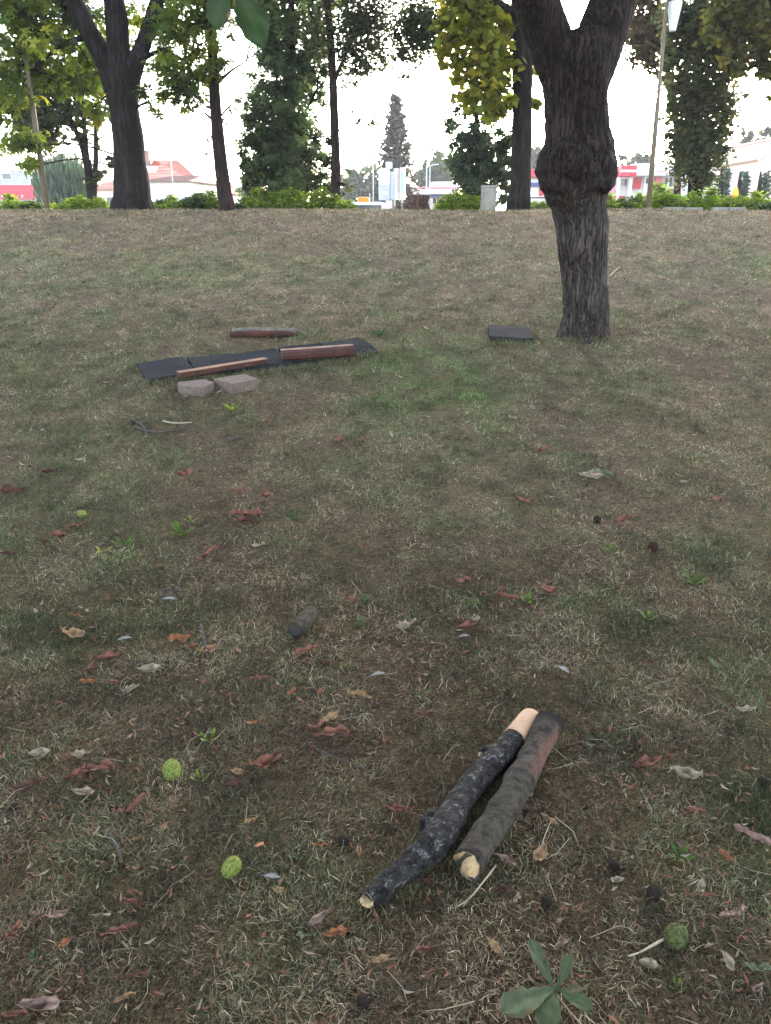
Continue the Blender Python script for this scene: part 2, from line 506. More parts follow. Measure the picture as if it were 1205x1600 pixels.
# ------------------------------------------------------------------ grass
def frame_half(y):
    return 0.56 * (y + 0.5) + 0.9
def scatter_xy(n, y0, y1, p):
    """y by pdf ~ y^-p times width"""
    yy = np.linspace(y0, y1, 2000)
    w = frame_half(yy) * np.power(np.maximum(yy, 2.0) / 2.0, -p)
    c = np.cumsum(w); c /= c[-1]
    y = np.interp(rng.random(n), c, yy)
    x = (rng.random(n) * 2 - 1) * frame_half(y)
    return x, y

def make_grass(n):
    x, y = scatter_xy(n, 0.9, 17.6, 1.42)
    b = bare_mask(x, y)
    keep = rng.random(len(x)) > b * 0.6
    cl = fbm(x * 9.0, y * 9.0, 91, 3)
    keep &= rng.random(len(x)) < (0.30 + 1.1 * sstep(0.35, 0.65, cl))
    x = x[keep]; y = y[keep]; n = len(x)
    g = green_mask(x, y); z = H(x, y)
    fine = fbm(x * 4.0 + 7, y * 4.0, 63, 3)
    isg = rng.random(n) < np.clip(0.28 + 0.60 * g + 1.1 * (fine - 0.5) - 0.25 * sstep(10, 14, y), 0.04, 0.92)
    az = rng.random(n) * 2 * np.pi
    far = np.power(np.maximum(y, 2.0) / 2.0, 0.72)
    L = np.where(isg, rng.uniform(0.012, 0.036, n), rng.uniform(0.012, 0.044, n)) * np.power(far, 0.42) * (0.75 + 0.5 * fine)
    W = rng.uniform(0.0008, 0.0014, n) * far
    W = np.where(isg, W * 1.25, W)
    l1 = np.where(isg, rng.uniform(0.15, 1.0, n), rng.uniform(0.6, 1.5, n))
    l2 = l1 + rng.uniform(0.1, 1.1, n)
    az2 = az + rng.normal(0, 0.8, n)
    d1 = np.stack([np.cos(az) * np.sin(l1), np.sin(az) * np.sin(l1), np.cos(l1)], 1)
    d2 = np.stack([np.cos(az2) * np.sin(l2), np.sin(az2) * np.sin(l2), np.cos(l2)], 1)
    s = np.stack([-np.sin(az), np.cos(az), np.zeros(n)], 1)
    s[:, 2] = rng.normal(0, 0.5, n) * 0.5
    base = np.stack([x, y, z - 0.003 + rng.uniform(0, 0.010, n) * (~isg)], 1)
    mid = base + d1 * (L * 0.5)[:, None]
    tip = mid + d2 * (L * 0.5)[:, None]
    tip[:, 2] = np.maximum(tip[:, 2], z + 0.003); mid[:, 2] = np.maximum(mid[:, 2], z + 0.004)
    w = W[:, None] * 0.5
    u = rng.random((n, 1)); q = rng.random((n, 1))
    gcol = (np.array([0.042, 0.056, 0.026]) * (1 - u) + np.array([0.120, 0.140, 0.066]) * u)
    scol = np.where(q < 0.6, np.array([0.200, 0.150, 0.090]) * (0.35 + 1.05 * u), np.where(q < 0.85, np.array([0.105, 0.078, 0.056]) * (0.5 + 0.8 * u), np.array([0.36, 0.29, 0.205]) * (0.7 + 0.5 * u)))
    lush = np.zeros(n)
    for (px, py, rx, ry, k) in (GREENS[0], GREENS[2], GREENS[8]):
        q_ = G(px, py); s_ = mpp(q_)
        lush = np.maximum(lush, np.exp(-(((x - q_.x) / (rx * s_)) ** 2 + ((y - q_.y) / ry) ** 2)))
    gcol = gcol * (1 + lush[:, None] * np.array([0.15, 0.55, 0.12]))
    c = np.where(isg[:, None], gcol, scol)
    tone = (0.60 + 0.84 * sstep(0.30, 0.70, fbm(x * 6.5 + 3, y * 4.5, 71, 4))) * rng.choice([0.5, 0.95, 1.5], n)
    c = c * tone[:, None] * (0.86 + 0.16 * sstep(2.5, 5.0, y) + 0.46 * sstep(6.0, 11.5, y))[:, None]  # blades darkened near the viewer, painting in canopy shade; paler up the slope
    near = y < 3.4
    V1 = np.stack([base - s * w, base + s * w, mid - s * w * 0.9, mid + s * w * 0.9, tip], 1)[near].reshape(-1, 3)
    k = np.arange(near.sum())[:, None] * 5
    F1 = np.concatenate([k + np.array([0, 1, 3]), k + np.array([0, 3, 2]), k + np.array([2, 3, 4])], 1).reshape(-1, 3)
    fr = ~near
    V2 = np.stack([base - s * w * 1.3, base + s * w * 1.3, tip], 1)[fr].reshape(-1, 3)
    F2 = np.arange(len(V2)).reshape(-1, 3) + len(V1)
    C = np.concatenate([np.repeat(c[near], 5, axis=0), np.repeat(c[fr], 3, axis=0)])
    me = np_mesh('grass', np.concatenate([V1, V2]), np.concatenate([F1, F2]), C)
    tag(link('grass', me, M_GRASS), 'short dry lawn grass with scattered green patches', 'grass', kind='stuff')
    return int(near.sum()), n
NGRASS = make_grass(1500000)

# small crumbs of dead leaf and twig between the blades
def rotmats(n, tilt=0.5):
    a = rng.random(n) * 2 * np.pi
    nrm = np.stack([rng.normal(0, tilt, n), rng.normal(0, tilt, n), np.ones(n)], 1)
    nrm /= np.linalg.norm(nrm, axis=1)[:, None]
    u = np.stack([np.cos(a), np.sin(a), np.zeros(n)], 1)
    u -= nrm * np.sum(u * nrm, 1)[:, None]; u /= np.linalg.norm(u, axis=1)[:, None]
    v = np.cross(nrm, u)
    return np.stack([u, v, nrm], 2)         # columns
def scatter(TV, TF, pos, rot, scale):
    n = len(pos); k = len(TV)
    V = np.einsum('nij,kj->nki', rot, TV) * np.asarray(scale).reshape(-1, 1, 1) + pos[:, None]
    F = (np.arange(n)[:, None, None] * k + np.array(TF)[None]).reshape(-1, len(TF[0]))
    return V.reshape(-1, 3), F
CR_V = np.array([(-0.5, -0.10, 0.10), (-0.05, -0.20, 0.0), (0.5, 0.12, 0.22), (0.05, 0.05, -0.02)])
CR_F = [(0, 1, 3), (1, 2, 3)]
def crumbs():
    n = 42000
    x, y = scatter_xy(n, 0.9, 16.5, 1.5)
    keep = rng.random(n) < (0.2 + 0.9 * sstep(0.40, 0.65, fbm(x * 1.3, y * 1.1, 23, 3)))
    x = x[keep]; y = y[keep]; n = len(x)
    pos = np.stack([x, y, H(x, y) + rng.uniform(0.010, 0.026, n)], 1)
    sc = (0.006 + 0.026 * rng.random(n) ** 1.8) * np.power(np.maximum(y, 2) / 2, 0.35)
    rot = rotmats(n, 0.45)
    V, F = scatter(CR_V, CR_F, pos, rot, sc)
    pal = np.array([(0.16, 0.060, 0.035), (0.20, 0.085, 0.05), (0.11, 0.055, 0.038), (0.19, 0.135, 0.09), (0.215, 0.165, 0.12), (0.23, 0.19, 0.15), (0.06, 0.042, 0.032)])
    c = pal[rng.choice(len(pal), n, p=[0.19, 0.17, 0.16, 0.22, 0.13, 0.02, 0.11])] * rng.uniform(0.5, 1.1, (n, 1))
    me = np_mesh('leaf_litter', V, F, np.repeat(c, 4, axis=0))
    tag(link('leaf_litter', me, M_LITTER), 'crumbled dead leaf scraps strewn through the short grass', 'leaf litter', kind='stuff')
    # larger pale and dark scraps up the slope
    n = 7000
    yy = rng.uniform(4.5, 16.6, n); xx = (rng.random(n) * 2 - 1) * frame_half(yy)
    V, F = scatter(CR_V, CR_F, np.stack([xx, yy, H(xx, yy) + rng.uniform(0.012, 0.03, n)], 1), rotmats(n, 0.5), (0.016 + 0.05 * rng.random(n) ** 2) * (0.6 + yy / 14))
    pal2 = np.array([(0.30, 0.25, 0.19), (0.22, 0.17, 0.12), (0.15, 0.07, 0.045), (0.05, 0.035, 0.027), (0.07, 0.10, 0.04)])
    c = pal2[rng.choice(5, n, p=[0.25, 0.22, 0.2, 0.18, 0.15])] * rng.uniform(0.6, 1.15, (n, 1))
    tag(link('slope_litter', np_mesh('slope_litter', V, F, np.repeat(c, 4, axis=0)), M_LITTER), 'dry leaf scraps dotted over the upper slope', 'leaf litter', kind='stuff')
    # fine dry stalks
    n = 900
    x, y = scatter_xy(n, 0.9, 12, 1.6)
    pos = np.stack([x, y, H(x, y) + rng.uniform(0.012, 0.03, n)], 1)
    TV = np.array([(-0.5, -0.009, 0), (-0.5, 0.009, 0), (0.05, 0.10, 0.10), (0.05, 0.118, 0.10), (0.5, 0, 0.02)])
    V, F = scatter(TV, [(0, 1, 3), (0, 3, 2), (2, 3, 4)], pos, rotmats(n, 0.25), rng.uniform(0.05, 0.13, n))
    c = np.array([0.27, 0.225, 0.16]) * rng.uniform(0.35, 1.0, (n, 1))
    me = np_mesh('dry_stalks', V, F, np.repeat(c, 5, axis=0))
    tag(link('dry_stalks', me, M_LITTER), 'thin bleached grass stalks lying over the lawn', 'dry grass', kind='stuff')
crumbs()

# ------------------------------------------------------------------ foliage helpers
def leaflet(l=1.0, w=0.4, x0=0.0, ang=0.0, droop=0.12):
    """one leaflet as 4 tris: folded along its midrib"""
    P = np.array([(x0, 0, 0), (x0 + 0.45 * l, w * 0.5, 0.06 * l), (x0 + 0.55 * l, 0, -0.02 * l), (x0 + 0.45 * l, -w * 0.5, 0.06 * l), (x0 + l, 0, -droop * l)])
    c, s = math.cos(ang), math.sin(ang)
    P2 = P.copy(); P2[:, 0] = P[:, 0] * c - P[:, 1] * s; P2[:, 1] = P[:, 0] * s + P[:, 1] * c
    return P2, [(0, 2, 1), (0, 3, 2), (1, 2, 4), (3, 4, 2)]
def template(kind):
    V = []; F = []; n = 0
    if kind == 'fan':
        for a, l in ((-95, 0.7), (-50, 0.9), (0, 1.0), (50, 0.9), (95, 0.7)):
            v, f = leaflet(l, 0.42 * l, 0.05, R(a), 0.25)
            V.append(v); F += [tuple(i + n for i in q) for q in f]; n += len(v)
    elif kind == 'maple':
        v = np.array([(0, 0, 0), (0.15, 0.5, 0.05), (0.5, 0.42, 0.0), (1.0, 0, -0.12), (0.5, -0.42, 0.0), (0.15, -0.5, 0.05), (0.45, 0, 0.08)])
        V = [v]; F = [(0, 6, 1), (1, 6, 2), (2, 6, 3), (3, 6, 4), (4, 6, 5), (5, 6, 0)]
    else:
        v, F = leaflet(1.0, 0.55); V = [v]
    return np.concatenate(V), F
TPL = {k: template(k) for k in ('fan', 'maple', 'leaf')}

CENTRES = []
def leaf_cloud(blobs, kind, size, palette, cover=2.2, clump=0.22, droop=0.55, per=14, dn_k=1.0):
    """blobs: (centre, rx, ry, rz, density). Leaves gather on clumps inside each blob; returns V,F,tint"""
    TV, TF = TPL[kind]
    area = {'fan': 0.62, 'maple': 0.40, 'leaf': 0.17}[kind] * size * size
    PV = []; PC = []; CENTRES.clear()
    pal = np.array(palette)
    for (c, rx, ry, rz, dn) in blobs:
        n = int(max(8, cover * dn * dn_k * math.pi * rx * rz / area))
        nc = max(3, n // per)
        q = rng.normal(size=(nc, 3)); q /= np.linalg.norm(q, axis=1)[:, None]
        rad = rng.random(nc) ** 0.42
        cc = np.array(c)[None] + q * rad[:, None] * np.array([rx, ry, rz])
        CENTRES.append(cc)
        tone = rng.uniform(0.45, 1.4, nc); mixc = rng.random(nc)
        w = rng.integers(0, nc, n)
        sp = clump * (rx + rz) * 0.5
        p = cc[w] + rng.normal(0, 1, (n, 3)) * sp * np.array([1, 1, 0.6]) * 0.6
        k = np.clip((mixc[w] * 0.75 + rng.random(n) * 0.35) * (len(pal) - 1), 0, len(pal) - 1.001)
        i = k.astype(int); f = (k - i)[:, None]
        col = (pal[i] * (1 - f) + pal[i + 1] * f) * (tone[w] * rng.uniform(0.8, 1.2, n))[:, None]
        PV.append(p); PC.append(col)
    P = np.concatenate(PV); C = np.concatenate(PC); n = len(P)
    rot = rotmats(n, 0.9)
    # tips hang a little
    sc = size * rng.uniform(0.65, 1.25, n)
    V, F = scatter(TV, TF, P, rot, sc)
    return V, F, np.repeat(C, len(TV), axis=0)

def pxblob(px, py, r, Y, dens=1.0, dy=0.0, rxk=1.0, rzk=1.0, ryk=1.0):
    c = at(px, py, Y + dy); s = mpp(c) * r
    return (c, s * rxk, s * ryk, s * rzk, dens)

def pxpoly(pts, Y):
    P = []; Rr = []
    for q in pts:
        px, py, w = q[:3]; dy = q[3] if len(q) > 3 else 0.0
        p = at(px, py, Y + dy); P.append(p); Rr.append(w * mpp(p) * 0.5)
    return P, Rr

def tree(name, label, cat, Y, trunk, limbs, blobs, kind, size, palette, barkm, leafm, cover=2.2, clump=0.22, sides=14, wob=0.10, group=None, base=None, sink=0.25):
    P, Rr = pxpoly(trunk, Y)
    b = P[0].copy()
    gz = h1(b.x, b.y) if b.y < 60 else STREET
    b.z = min(b.z, gz)
    P[0].z = b.z - sink
    root = thing(name, label, cat, (b.x, b.y, b.z), 0, group)
    V, F = tube(P, Rr, sides, 5, wob, 2.5, True, b.x)
    link('trunk', np_mesh('trunk', V - np.array(b), F, smooth=True), barkm, root)
    anchors = [p for p in P[1:]] + [P[k].lerp(P[k + 1], 0.5) for k in range(1, len(P) - 1)]
    for lb in limbs:
        P2, R2 = pxpoly(lb, Y)
        V, F = tube(P2, R2, max(8, sides - 4), 4, wob, 3.0, True, b.x + 3)
        link('limb', np_mesh('limb', V - np.array(b), F, smooth=True), barkm, root)
        anchors += P2[1:] + [P2[k].lerp(P2[k + 1], 0.5) for k in range(len(P2) - 1)]
    if blobs:
        V, F, C = leaf_cloud(blobs, kind, size, palette, cover, clump)
        link('crown', np_mesh('crown', V - np.array(b), F, C), leafm, root)
        tw = Bag()
        for (c, rx, ry, rz, dn), cc in zip(blobs, list(CENTRES)):
            c = Vector(c)
            a = min(anchors, key=lambda q: (q - c).length + (0.8 if q.z > c.z + 0.3 else 0))
            m = a.lerp(c, 0.5) + Vector((0, 0, 0.10 * (c - a).length))
            tw.add(*tube([a, m, c], [0.022, 0.015, 0.009], 5, 3))
            for q in cc[:9]:
                q = Vector(q); st_ = m.lerp(c, 0.3 + 0.7 * random.random())
                tw.add(*tube([st_, st_.lerp(q, 0.5) + Vector((0, 0, 0.04)), q], [0.008, 0.006, 0.003], 3, 1))
        o = link('twigs', tw.mesh('twigs', b), barkm, root); o['kind'] = 'stuff'
    return root

CHEST = [(0.034, 0.056, 0.015), (0.065, 0.100, 0.020), (0.12, 0.160, 0.022), (0.19, 0.195, 0.026)]
DARKG = [(0.024, 0.040, 0.026), (0.040, 0.062, 0.038), (0.062, 0.088, 0.050), (0.090, 0.115, 0.060)]
THICK = [(0.026, 0.046, 0.026), (0.045, 0.075, 0.036), (0.075, 0.110, 0.048), (0.125, 0.155, 0.065)]
MAPLE = [(0.075, 0.100, 0.014), (0.13, 0.155, 0.016), (0.18, 0.185, 0.018), (0.24, 0.19, 0.022)]
GREYG = [(0.040, 0.054, 0.034), (0.065, 0.082, 0.050), (0.095, 0.108, 0.066)]
IVYG = [(0.026, 0.045, 0.022), (0.048, 0.070, 0.032), (0.078, 0.094, 0.042), (0.12, 0.085, 0.050)]
HEDGE = [(0.10, 0.155, 0.020), (0.16, 0.235, 0.028), (0.23, 0.28, 0.040)]
FARG = [(0.045, 0.065, 0.040), (0.065, 0.090, 0.052), (0.085, 0.11, 0.062)]

# ------------------------------------------------------------------ the bulging tree
TB = G(917, 531)
TY = TB.y + 0.18
def main_tree():
    root = thing('bulging_tree', 'forked tree with a swollen hip-like bulge in its furrowed grey trunk beside the dark mat', 'tree', (TB.x, TY, TB.z))
    o = np.array([TB.x, TY, TB.z])
    rows = [(545, 879, 957), (531, 880, 953), (515, 882, 950), (480, 882, 949), (440, 880, 948), (400, 875, 948), (350, 868, 947), (325, 864, 946), (312, 860, 947), (303, 853, 951), (292, 848, 956),
            (280, 843, 960), (265, 840, 963), (250, 842, 962), (230, 849, 958), (205, 853, 951), (180, 854, 948), (150, 851, 947), (120, 848, 951), (95, 846, 956), (70, 850, 952), (50, 862, 940)]
    bag = Bag()
    P = []; Rr = []
    for (py, l, r) in rows:
        p = at((l + r) / 2, py, TY)
        P.append(p); Rr.append((r - l) / 2 * mpp(p))
    P[0].z = TB.z - 0.25
    bag.add(*tube(P, Rr, 40, 4))
    def limb(pts, sides=28):
        P, Rr = pxpoly(pts, TY); bag.add(*tube(P, Rr, sides, 4))
    limb([(876, 125, 58), (866, 90, 66, -0.03), (856, 55, 66, -0.06), (843, 22, 64, -0.10), (832, -8, 62, -0.14), (818, -60, 58, -0.2), (800, -130, 52, -0.3), (770, -230, 44, -0.5)])
    limb([(922, 125, 60), (934, 80, 70, 0.05), (944, 45, 74, 0.10), (955, 10, 72, 0.16), (968, -40, 66, 0.25), (990, -120, 56, 0.4), (1020, -230, 46, 0.6)])
    limb([(890, 110, 40, 0.15), (872, 60, 40, 0.24), (862, 20, 34, 0.34), (850, -30, 28, 0.5), (835, -120, 24, 0.9)], 18)
    # burr on the front of the bulge and the lip above the waist
    for (px, py, r, dy) in ((872, 268, 31, -0.10), (938, 272, 29, -0.12), (898, 262, 26, -0.26), (882, 282, 19, -0.24), (930, 284, 13, -0.33), (944, 287, 15, -0.22), (862, 282, 17, -0.12), (920, 268, 20, -0.30), (908, 250, 24, -0.26), (880, 248, 22, -0.22)):
        c = at(px, py, TY + dy); rr = r * mpp(c)
        bag.add(*tube([c + Vector((0, 0, -rr * 0.95)), c + Vector((0, 0, -rr * 0.6)), c, c + Vector((0, 0, rr * 0.6)), c + Vector((0, 0, rr * 0.95))], [rr * 0.25, rr * 0.8, rr, rr * 0.8, rr * 0.25], 14, 2))
    # root flare
    for a in (0.3, 1.4, 2.5, 3.5, 4.6, 5.6):
        d = Vector((math.cos(a), math.sin(a), 0))
        c = Vector((TB.x, TY, TB.z))
        bag.add(*tube([c + d * 0.10 + Vector((0, 0, 0.30)), c + d * 0.17 + Vector((0, 0, 0.10)), c + d * 0.25 + Vector((0, 0, -0.04)), c + d * 0.36 + Vector((0, 0, -0.16))], [0.07, 0.075, 0.06, 0.04], 12, 2))
    me = bag.mesh('raw')
    tmp = bpy.data.objects.new('raw', me); COL.objects.link(tmp)
    rm = tmp.modifiers.new('r', 'REMESH'); rm.mode = 'VOXEL'; rm.voxel_size = 0.014; rm.use_smooth_shade = True
    sm = tmp.modifiers.new('s', 'SMOOTH'); sm.iterations = 3; sm.factor = 0.5
    dg = bpy.context.evaluated_depsgraph_get()
    m2 = bpy.data.meshes.new_from_object(tmp.evaluated_get(dg))
    bpy.data.objects.remove(tmp)
    n = len(m2.vertices)
    co = np.empty(n * 3, np.float32); m2.vertices.foreach_get('co', co); co = co.reshape(-1, 3)
    no = np.empty(n * 3, np.float32); m2.vertices.foreach_get('normal', no); no = no.reshape(-1, 3)
    zb = at(900, 270, TY).z
    disp = np.zeros(n)
    for i in range(n):
        p = co[i]
        d = mnoise.fractal(Vector(p) * 3.0, 1.0, 2.0, 3) * 0.018
        wv = mnoise.noise(Vector(p) * 5.0) * 1.4
        d += (0.5 - abs(mnoise.noise(Vector((p[0] * 21 + wv, p[1] * 21 + wv, p[2] * 3.2))))) * 0.016
        d += mnoise.noise(Vector((p[0] * 40, p[1] * 40, p[2] * 22))) * 0.004
        k = math.exp(-((p[2] - zb) / 0.28) ** 2)
        d += k * 0.022 * mnoise.fractal(Vector(p) * 9.0, 1.0, 2.0, 3)
        d -= 0.012 * math.exp(-((p[2] - (zb + 0.62)) / 0.05) ** 2) * 0.4
        disp[i] = d
    co = co + no * disp[:, None] - o[None]
    m2.vertices.foreach_set('co', co.astype(np.float32).ravel()); m2.update()
    zn = at(900, 305, TY).z - o[2]
    wv_ = np.array([mnoise.noise(Vector(q) * 2.2) for q in co])
    up = sstep(zn - 0.12, zn + 0.16, co[:, 2] + 0.12 * wv_)
    ca = m2.color_attributes.new('tint', 'FLOAT_COLOR', 'POINT'); cc_ = np.ones((n, 4), np.float32); cc_[:, 0] = up; ca.data.foreach_set('color', cc_.ravel())
    m2.name = 'trunk'; m2.materials.clear()
    for p in m2.polygons: p.use_smooth = True
    link('trunk', m2, M_BARK_MAIN, root)
    # crown well above the picture
    cx, cy = TB.x, TY
    bl = [(Vector((cx + dx, cy + dy, z)), r, r, r * 0.7, 1.0) for dx, dy, z, r in
          ((-1.2, 0.0, 6.6, 1.7), (1.6, 0.6, 6.9, 1.8), (0.2, 1.6, 7.6, 2.0), (0.4, -1.4, 7.2, 1.6), (0.2, 0.2, 8.8, 2.0), (2.9, 0.5, 6.6, 1.3), (-2.6, 0.6, 6.9, 1.3))]
    V, F, C = leaf_cloud(bl, 'leaf', 0.17, DARKG, 1.6)
    link('crown', np_mesh('crown', V - o, F, C), M_LEAF, root)
    for pts in (((-0.35, -0.3, 4.6, 0.16), (-1.0, -0.4, 5.6, 0.12), (-1.6, -0.2, 6.8, 0.07)), ((0.95, 0.3, 4.6, 0.17), (1.4, 0.6, 5.6, 0.13), (1.7, 0.8, 7.0, 0.08))):
        pass
main_tree()

# ------------------------------------------------------------------ trees along the crest; unseen crown; low boughs added and thickened to shade the near lawn
B = pxblob
YA = 16.4
blA = [B(*q[:3], YA, q[3], q[4], q[5] if len(q) > 5 else 1.0) for q in (
    (40, 40, 62, 0.7, -0.6), (62, 108, 44, 0.55, 0.5), (112, 140, 38, 0.6, 0.2), (18, 185, 46, 0.8, -0.4), (30, 235, 30, 0.75, -0.3), (46, 262, 12, 0.5, -0.2), (100, 70, 50, 0.55, 1.0), (95, 20, 45, 0.7, 0.5),
    (140, 100, 30, 0.6, 0.6), (150, 165, 28, 0.5, 0.8), (285, 35, 52, 0.85, -0.4), (300, 92, 40, 0.75, -0.5), (262, 125, 32, 0.6, -0.3), (272, 165, 24, 0.6, -0.2), (300, 160, 20, 0.6, -0.4), (235, 60, 34, 0.5, 0.6), (335, 60, 26, 0.6, -0.5),
    (230, 140, 16, 0.5, -0.8), (150, 40, 40, 0.35, 1.2), (215, 10, 40, 0.4, 1.2), (10, 95, 50, 0.8, 0.0), (20, 10, 50, 0.9, -0.5), (70, 0, 45, 0.8, 0.2), (120, 10, 35, 0.7, 0.9), (60, 60, 40, 0.8, 0.8), (80, 120, 36, 0.7, 0.9), (10, 150, 40, 0.8, 0.4), (300, 10, 40, 0.9, -0.4), (265, 20, 35, 0.8, 0.5), (330, 95, 22, 0.8, -0.4), (265, 90, 30, 0.7, 0.7), (285, 140, 28, 0.8, -0.4), (310, 130, 20, 0.7, -0.3), (155, 130, 24, 0.7, 0.9), (160, 70, 24, 0.5, 1.0), (240, 175, 10, 0.5, -0.5))]
blA += [(Vector((-5.0 + dx, YA + dy, z)), r, r, r * 0.7, 0.45) for dx, dy, z, r in ((0, 0, 8.5, 2.4), (-2.6, 0.3, 7.8, 2.0), (2.4, 0.2, 8.0, 1.9), (0.2, 0.8, 10.4, 2.2), (0.3, -1.8, 8.6, 1.7))]
tree('chestnut_tree', 'stout dark trunk splitting into three thick limbs, broad flared foot on the crest', 'tree', YA,
     [(208, 331, 82), (207, 322, 66), (206, 308, 58), (205, 285, 54), (203, 250, 49), (199, 200, 46), (193, 150, 46), (190, 118, 50), (188, 100, 40)],
     [[(180, 140, 36), (168, 105, 32), (148, 65, 29), (128, 28, 28), (108, -20, 25), (80, -100, 20)],
      [(190, 135, 42), (186, 80, 36), (182, 30, 34), (176, -20, 32), (172, -110, 24)],
      [(200, 135, 36), (214, 95, 27), (228, 60, 23), (242, 15, 22), (255, -40, 18), (270, -120, 12)],
      [(212, 100, 10), (250, 80, 6), (290, 95, 4, -0.3)], [(140, 55, 10), (90, 75, 7), (50, 110, 4)]],
     blA, 'fan', 0.15, CHEST, M_BARK_DARK, M_LEAF, 3.5, 0.40, 18)

YB = 16.2
tree('leaning_tree', 'slim reddish trunk leaning left, standing between the three-limbed chestnut and the dark thicket tree', 'tree', YB,
     [(357, 332, 32), (355, 322, 25), (351, 300, 23), (346, 260, 21), (341, 215, 20), (337, 170, 18), (334, 120, 17), (331, 60, 15), (322, 0, 14), (312, -90, 12)],
     [[(340, 130, 6), (362, 110, 3.5), (385, 96, 2)], [(336, 190, 5), (318, 175, 3)], [(342, 185, 4), (360, 165, 2.5), (380, 150, 1.5)]],
     [B(355, 172, 22, YB, 0.22), B(322, 215, 14, YB, 0.2), B(340, 20, 40, YB, 0.45), B(395, 60, 22, YB, 0.2), B(340, 118, 18, YB, 0.3), B(325, 240, 7, YB, 0.35)] +
     [(Vector((-4.3, YB, 8.6)), 2.0, 2.0, 1.5, 0.4)],
     'leaf', 0.13, [(0.05, 0.06, 0.015), (0.09, 0.075, 0.025), (0.13, 0.06, 0.03)], M_BARK_RED, M_LEAF, 1.6, 0.35)

YC = 23.0
tree('thin_tree', 'thin tree of three slender stems behind the three-limbed chestnut, by the willow', 'tree', YC,
     [(146, 322, 17), (143, 300, 15), (138, 262, 13), (126, 222, 9), (105, 172, 6), (95, 130, 4)],
     [[(138, 265, 9), (134, 225, 8), (130, 170, 7), (126, 110, 5)], [(147, 305, 9), (150, 250, 8), (150, 190, 6), (155, 130, 4)], [(149, 210, 5), (160, 185, 3)]],
     [B(q[0], q[1], q[2], YC, q[3]) for q in ((150, 150, 46, 0.6), (95, 165, 40, 0.7), (60, 185, 40, 0.7), (70, 225, 24, 0.6), (158, 270, 12, 0.6), (160, 225, 10, 0.4), (130, 215, 16, 0.35), (110, 100, 50, 0.8), (165, 90, 40, 0.7), (75, 140, 40, 0.8), (35, 165, 40, 0.8), (120, 185, 26, 0.5), (172, 250, 12, 0.6), (60, 205, 30, 0.8), (150, 295, 14, 0.5), (45, 205, 26, 0.7))] ,
     'maple', 0.16, [(0.022, 0.032, 0.014), (0.040, 0.054, 0.020), (0.07, 0.085, 0.025)], M_BARK_DARK, M_LEAF, 3.8, 0.40, 10)

YD = 19.5
tree('thicket_tree', 'dark dense tree leafy to the ground behind bright shrubs, beside the straight bare trunk', 'tree', YD,
     [(452, 322, 20), (452, 280, 18), (454, 200, 16), (456, 100, 13), (455, 0, 10), (452, -100, 6)],
     [[(453, 250, 8), (425, 215, 5), (400, 200, 3)], [(454, 210, 7), (480, 170, 4), (495, 140, 2)]],
     [B(q[0], q[1], q[2], YD, q[3], q[4]) for q in ((430, 15, 40, 0.85, 0), (470, 20, 40, 0.7, 0.3), (450, 70, 46, 0.9, 0), (425, 60, 25, 0.6, 0), (445, 120, 42, 1.0, 0), (425, 160, 40, 1.0, 0), (475, 140, 34, 0.8, 0.4), (420, 205, 42, 1.1, 0), (460, 195, 44, 1.1, 0),
                                                  (396, 232, 20, 0.9, 0), (400, 262, 24, 0.9, 0), (432, 250, 48, 1.2, 0), (478, 250, 40, 1.0, 0.2), (455, 285, 46, 1.3, 0), (452, 235, 26, 1.2, -0.5), (453, 190, 24, 1.2, -0.5), (454, 140, 22, 1.1, -0.5), (455, 90, 22, 1.0, -0.5), (455, 40, 20, 1.0, -0.5), (453, 285, 24, 1.2, -0.5), (425, 292, 30, 1.0, 0), (490, 288, 24, 0.9, 0.2), (500, 215, 20, 0.7, 0.3), (502, 160, 16, 0.5, 0.3), (392, 150, 14, 0.5, 0), (405, 120, 16, 0.5, 0), (388, 250, 16, 0.9, 0), (390, 290, 20, 1.0, 0), (505, 60, 24, 0.7, 0.2), (395, 30, 26, 0.7, 0.2), (415, 90, 22, 0.7, 0.2), (500, 110, 20, 0.7, 0.3), (380, 225, 8, 0.5, 0), (510, 255, 14, 0.8, 0.2), (400, 190, 18, 0.8, 0), (405, 10, 30, 0.8, 0.3), (500, 10, 30, 0.8, 0.3), (410, 60, 24, 0.7, 0.3), (480, 90, 26, 0.8, 0.3), (385, 270, 14, 0.9, 0), (515, 290, 14, 0.9, 0.2))] +
     [(Vector((-2.1, YD, 7.6)), 1.3, 1.3, 2.2, 0.6)],
     'fan', 0.15, THICK, M_BARK_DARK, M_LEAF, 4.0, 0.40, 10)

